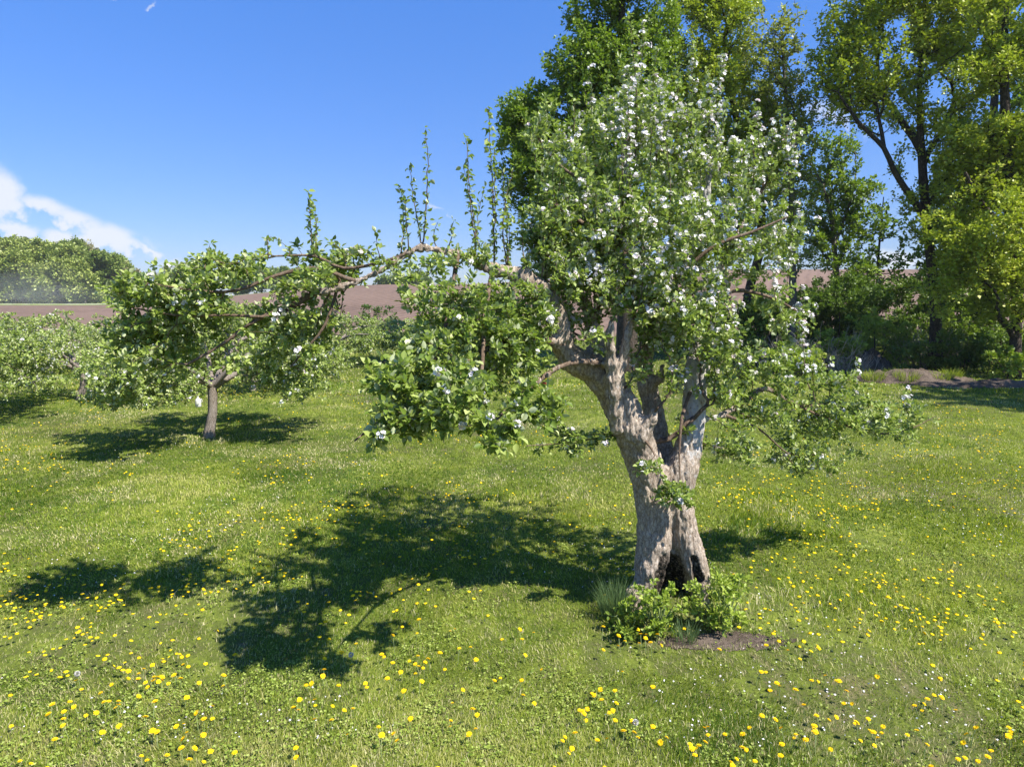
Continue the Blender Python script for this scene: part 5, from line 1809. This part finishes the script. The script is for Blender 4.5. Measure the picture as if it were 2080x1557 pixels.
def region(q):
    px = 1040 + q[0] / q[1] * FPX
    d = math.hypot(q[0], q[1])
    row = 0 if d > 5.6 else (1 if d > 4.75 else 2)
    where = ['level with the trunk foot', 'in mid foreground', 'nearest the bottom edge'][row]
    if px < 350:
        return 'yellow dandelion at the left edge, ' + where
    elif px < 700:
        return 'yellow dandelion in thick clusters left of centre, ' + where
    elif px < 1150:
        return 'yellow dandelion below the shadow left of the trunk, ' + where
    elif px < 1600:
        return 'yellow dandelion in front of the old trunk, ' + where
    return 'yellow dandelion right of the old trunk, ' + where


NI = 300
for i, q in enumerate(allp[:NI]):
    k = int(g.integers(0, 5))
    root = bpy.data.objects.new('dandelion', None)
    COL.objects.link(root)
    root.location = tuple(q)
    root.rotation_euler = (0, 0, g.random() * 6.28)
    root.empty_display_size = .05
    s = g.uniform(.75, 1.2)
    root.scale = (s, s, s)
    tag(root, region(q), 'dandelion', 'yellow dandelions scattered over the lawn')
    st = bpy.data.objects.new('stem', stems_m[k])
    COL.objects.link(st)
    st.parent = root
    hd = bpy.data.objects.new('flower_head', heads[k])
    COL.objects.link(hd)
    hd.parent = root
    hd.location = hts[k]
    hd.rotation_euler = (g.normal(.0, .3), g.normal(0, .3), 0)
rest = np.array(allp[NI:])
print('dandelions', len(allp))
n = len(rest)
up = g.normal(0, .3, (n, 3)) + np.array([0, 0, 1])
d = g.normal(0, 1, (n, 3)) * np.array([1, 1, .1])
Rm = frames(d, up)
dist = np.linalg.norm(rest[:, :2], axis=1)
hh = g.uniform(.06, .12, n)
hd_pos = rest + np.stack([g.normal(0, .01, n), g.normal(0, .01, n), hh], -1)
s = .0185 * g.uniform(.65, 1.15, n)
nearm = dist < 14
# simple faceted heads for far ones
t = np.arange(8) * 2 * math.pi / 8
SVh = np.concatenate([np.stack([np.cos(t) * (1 + .12 * (np.arange(8) % 2)), np.sin(t) * (1 + .12 * (np.arange(8) % 2)), np.full(8, .12)], -1), np.stack([np.cos(t) * .6, np.sin(t) * .6, np.full(8, .38)], -1), [[0, 0, .45]], [[0, 0, -.15]]])
SFh = []
for q in range(8):
    q2 = (q + 1) % 8
    SFh += [[q, q2, 8 + q2], [q, 8 + q2, 8 + q], [8 + q, 8 + q2, 16], [q2, q, 17]]
V1, F1 = scatter(SVh, np.array(SFh), hd_pos, Rm, s)
tv = np.array([[-.5, 0, 0], [.5, 0, 0], [.3, 0, 1], [-.3, 0, 1], [0, -.5, 0], [0, .5, 0], [0, .3, 1], [0, -.3, 1]], float)
far_me = mesh_np('dandelion_patch', V1, F1, {'rnd': ('FACE', np.repeat(g.random(n), len(SFh)))})
tag(obj('dandelion_patch', far_me, M['yellow']), 'many small distant yellow dandelions dotted over the lawn', 'dandelions', kind='stuff')

# a few white seed clocks
for (px, py) in ((714, 1362), (160, 1402), (1290, 1505)):
    c = G(px, py)
    t_ = thing('seed_clock', {714: 'white dandelion seed clock at the edge of the lowest shadow', 160: 'white dandelion seed clock in the lower left lawn', 1290: 'white dandelion seed clock in the lawn near bottom centre'}[px], 'seed head', tuple(c))
    V, F = tube_line(np.array([[0, 0, 0], [.01, 0, .06], [.0, 0, .13]]), np.full(3, .0024))
    obj('stem', mesh_np('stem', V, F, smooth=True), M['stem'], t_)
    n_ = 260
    v = g.normal(0, 1, (n_, 3))
    v /= np.linalg.norm(v, axis=1, keepdims=True)
    V, F = scatter(RHOMB_V, RHOMB_F, v * .012, frames(v, g.normal(0, 1, (n_, 3))), .010)
    o = obj('seeds', mesh_np('seeds', V, F, {'rnd': ('FACE', np.zeros(len(F)))}), M['seed'], t_)
    o.location = (0, 0, .14)
print('scene built')

# ------------------------------------------------------------------ thin spring air
def box_mesh(name, lo, hi):
    V = np.array([[x, y, z] for x in (lo[0], hi[0]) for y in (lo[1], hi[1]) for z in (lo[2], hi[2])], float)
    F = np.array([[0, 1, 3, 2], [4, 6, 7, 5], [0, 4, 5, 1], [2, 3, 7, 6], [0, 2, 6, 4], [1, 5, 7, 3]])
    return mesh_np(name, V, F)


def air_mat(name, dens, col, an=0.2):
    m, nt, N, L, out = mat_new(name)
    v = N.new('ShaderNodeVolumePrincipled')
    v.inputs['Density'].default_value = dens
    v.inputs['Color'].default_value = (*col, 1)
    v.inputs['Anisotropy'].default_value = an
    L.new(v.outputs[0], out.inputs['Volume'])
    return m


tag(obj('haze', box_mesh('haze', (-1510, -70, -40), (1510, 1510, 60)), air_mat('haze', 0.0002, (0.86, 0.92, 1.0))), 'thin pale haze over the far fields and woods', 'haze', kind='stuff')

# dust drifting off the gravel road at the foot of the far wood
def ball(name, c, rad, mat, seed):
    n, m = 24, 14
    g = np.random.default_rng(seed)
    V = []
    for j in range(m + 1):
        for i in range(n):
            a, b = i * 2 * math.pi / n, -math.pi / 2 + j * math.pi / m
            d = np.array([math.cos(a) * math.cos(b), math.sin(a) * math.cos(b), math.sin(b)])
            k = 0.75 + 0.5 * float(vnoise(d[0] * 2 + seed, d[1] * 2, d[2] * 2))
            V.append(d * k * np.array(rad))
    F = [[j * n + i, j * n + (i + 1) % n, (j + 1) * n + (i + 1) % n, (j + 1) * n + i] for j in range(m) for i in range(n)]
    return obj(name, mesh_np(name, np.array(V), np.array(F), smooth=True), mat, None, tuple(c))


DM = air_mat('dust', 0.0045, (1.0, 1.0, 1.0), 0.0)
for i, (px, py, D, rad) in enumerate(((20, 592, 138, (13, 5, 3.6)), (75, 585, 140, (10, 5, 5.5)), (140, 602, 139, (14, 5, 2.2)))):
    tag(ball('dust_cloud', P(px, py, D), rad, DM, i + 1), ['pale dust hanging over the road at the left edge', 'taller wisp of dust rising in front of the far wood', 'thin low dust trailing along the road'][i], 'dust', kind='stuff')

# fallen petals and tiny white lawn flowers
g = np.random.default_rng(909)
n = 5200
y = 4.2 * (24 / 4.2) ** g.random(n)
x = (g.random(n) * 2 - 1) * (.8 * y + .6)
k = g.random(n) < sstep(.42, .62, fbm(x * .7, y * .7, 4, 3))
x, y = x[k], y[k]
n = len(x)
Rm = frames(g.normal(0, 1, (n, 3)) * np.array([1, 1, .3]), g.normal(0, .5, (n, 3)) + np.array([0, 0, 1]))
V, F = scatter(RHOMB_V, RHOMB_F, np.stack([x, y, terrain(x, y) + .03 + .03 * g.random(n)], -1), Rm, g.uniform(.012, .022, n))
tag(obj('fallen_petals', mesh_np('fallen_petals', V, F, {'rnd': ('FACE', np.repeat(g.random(n), 2))}), M['petal']), 'tiny white fallen petals speckled over the lawn', 'petals', kind='stuff')
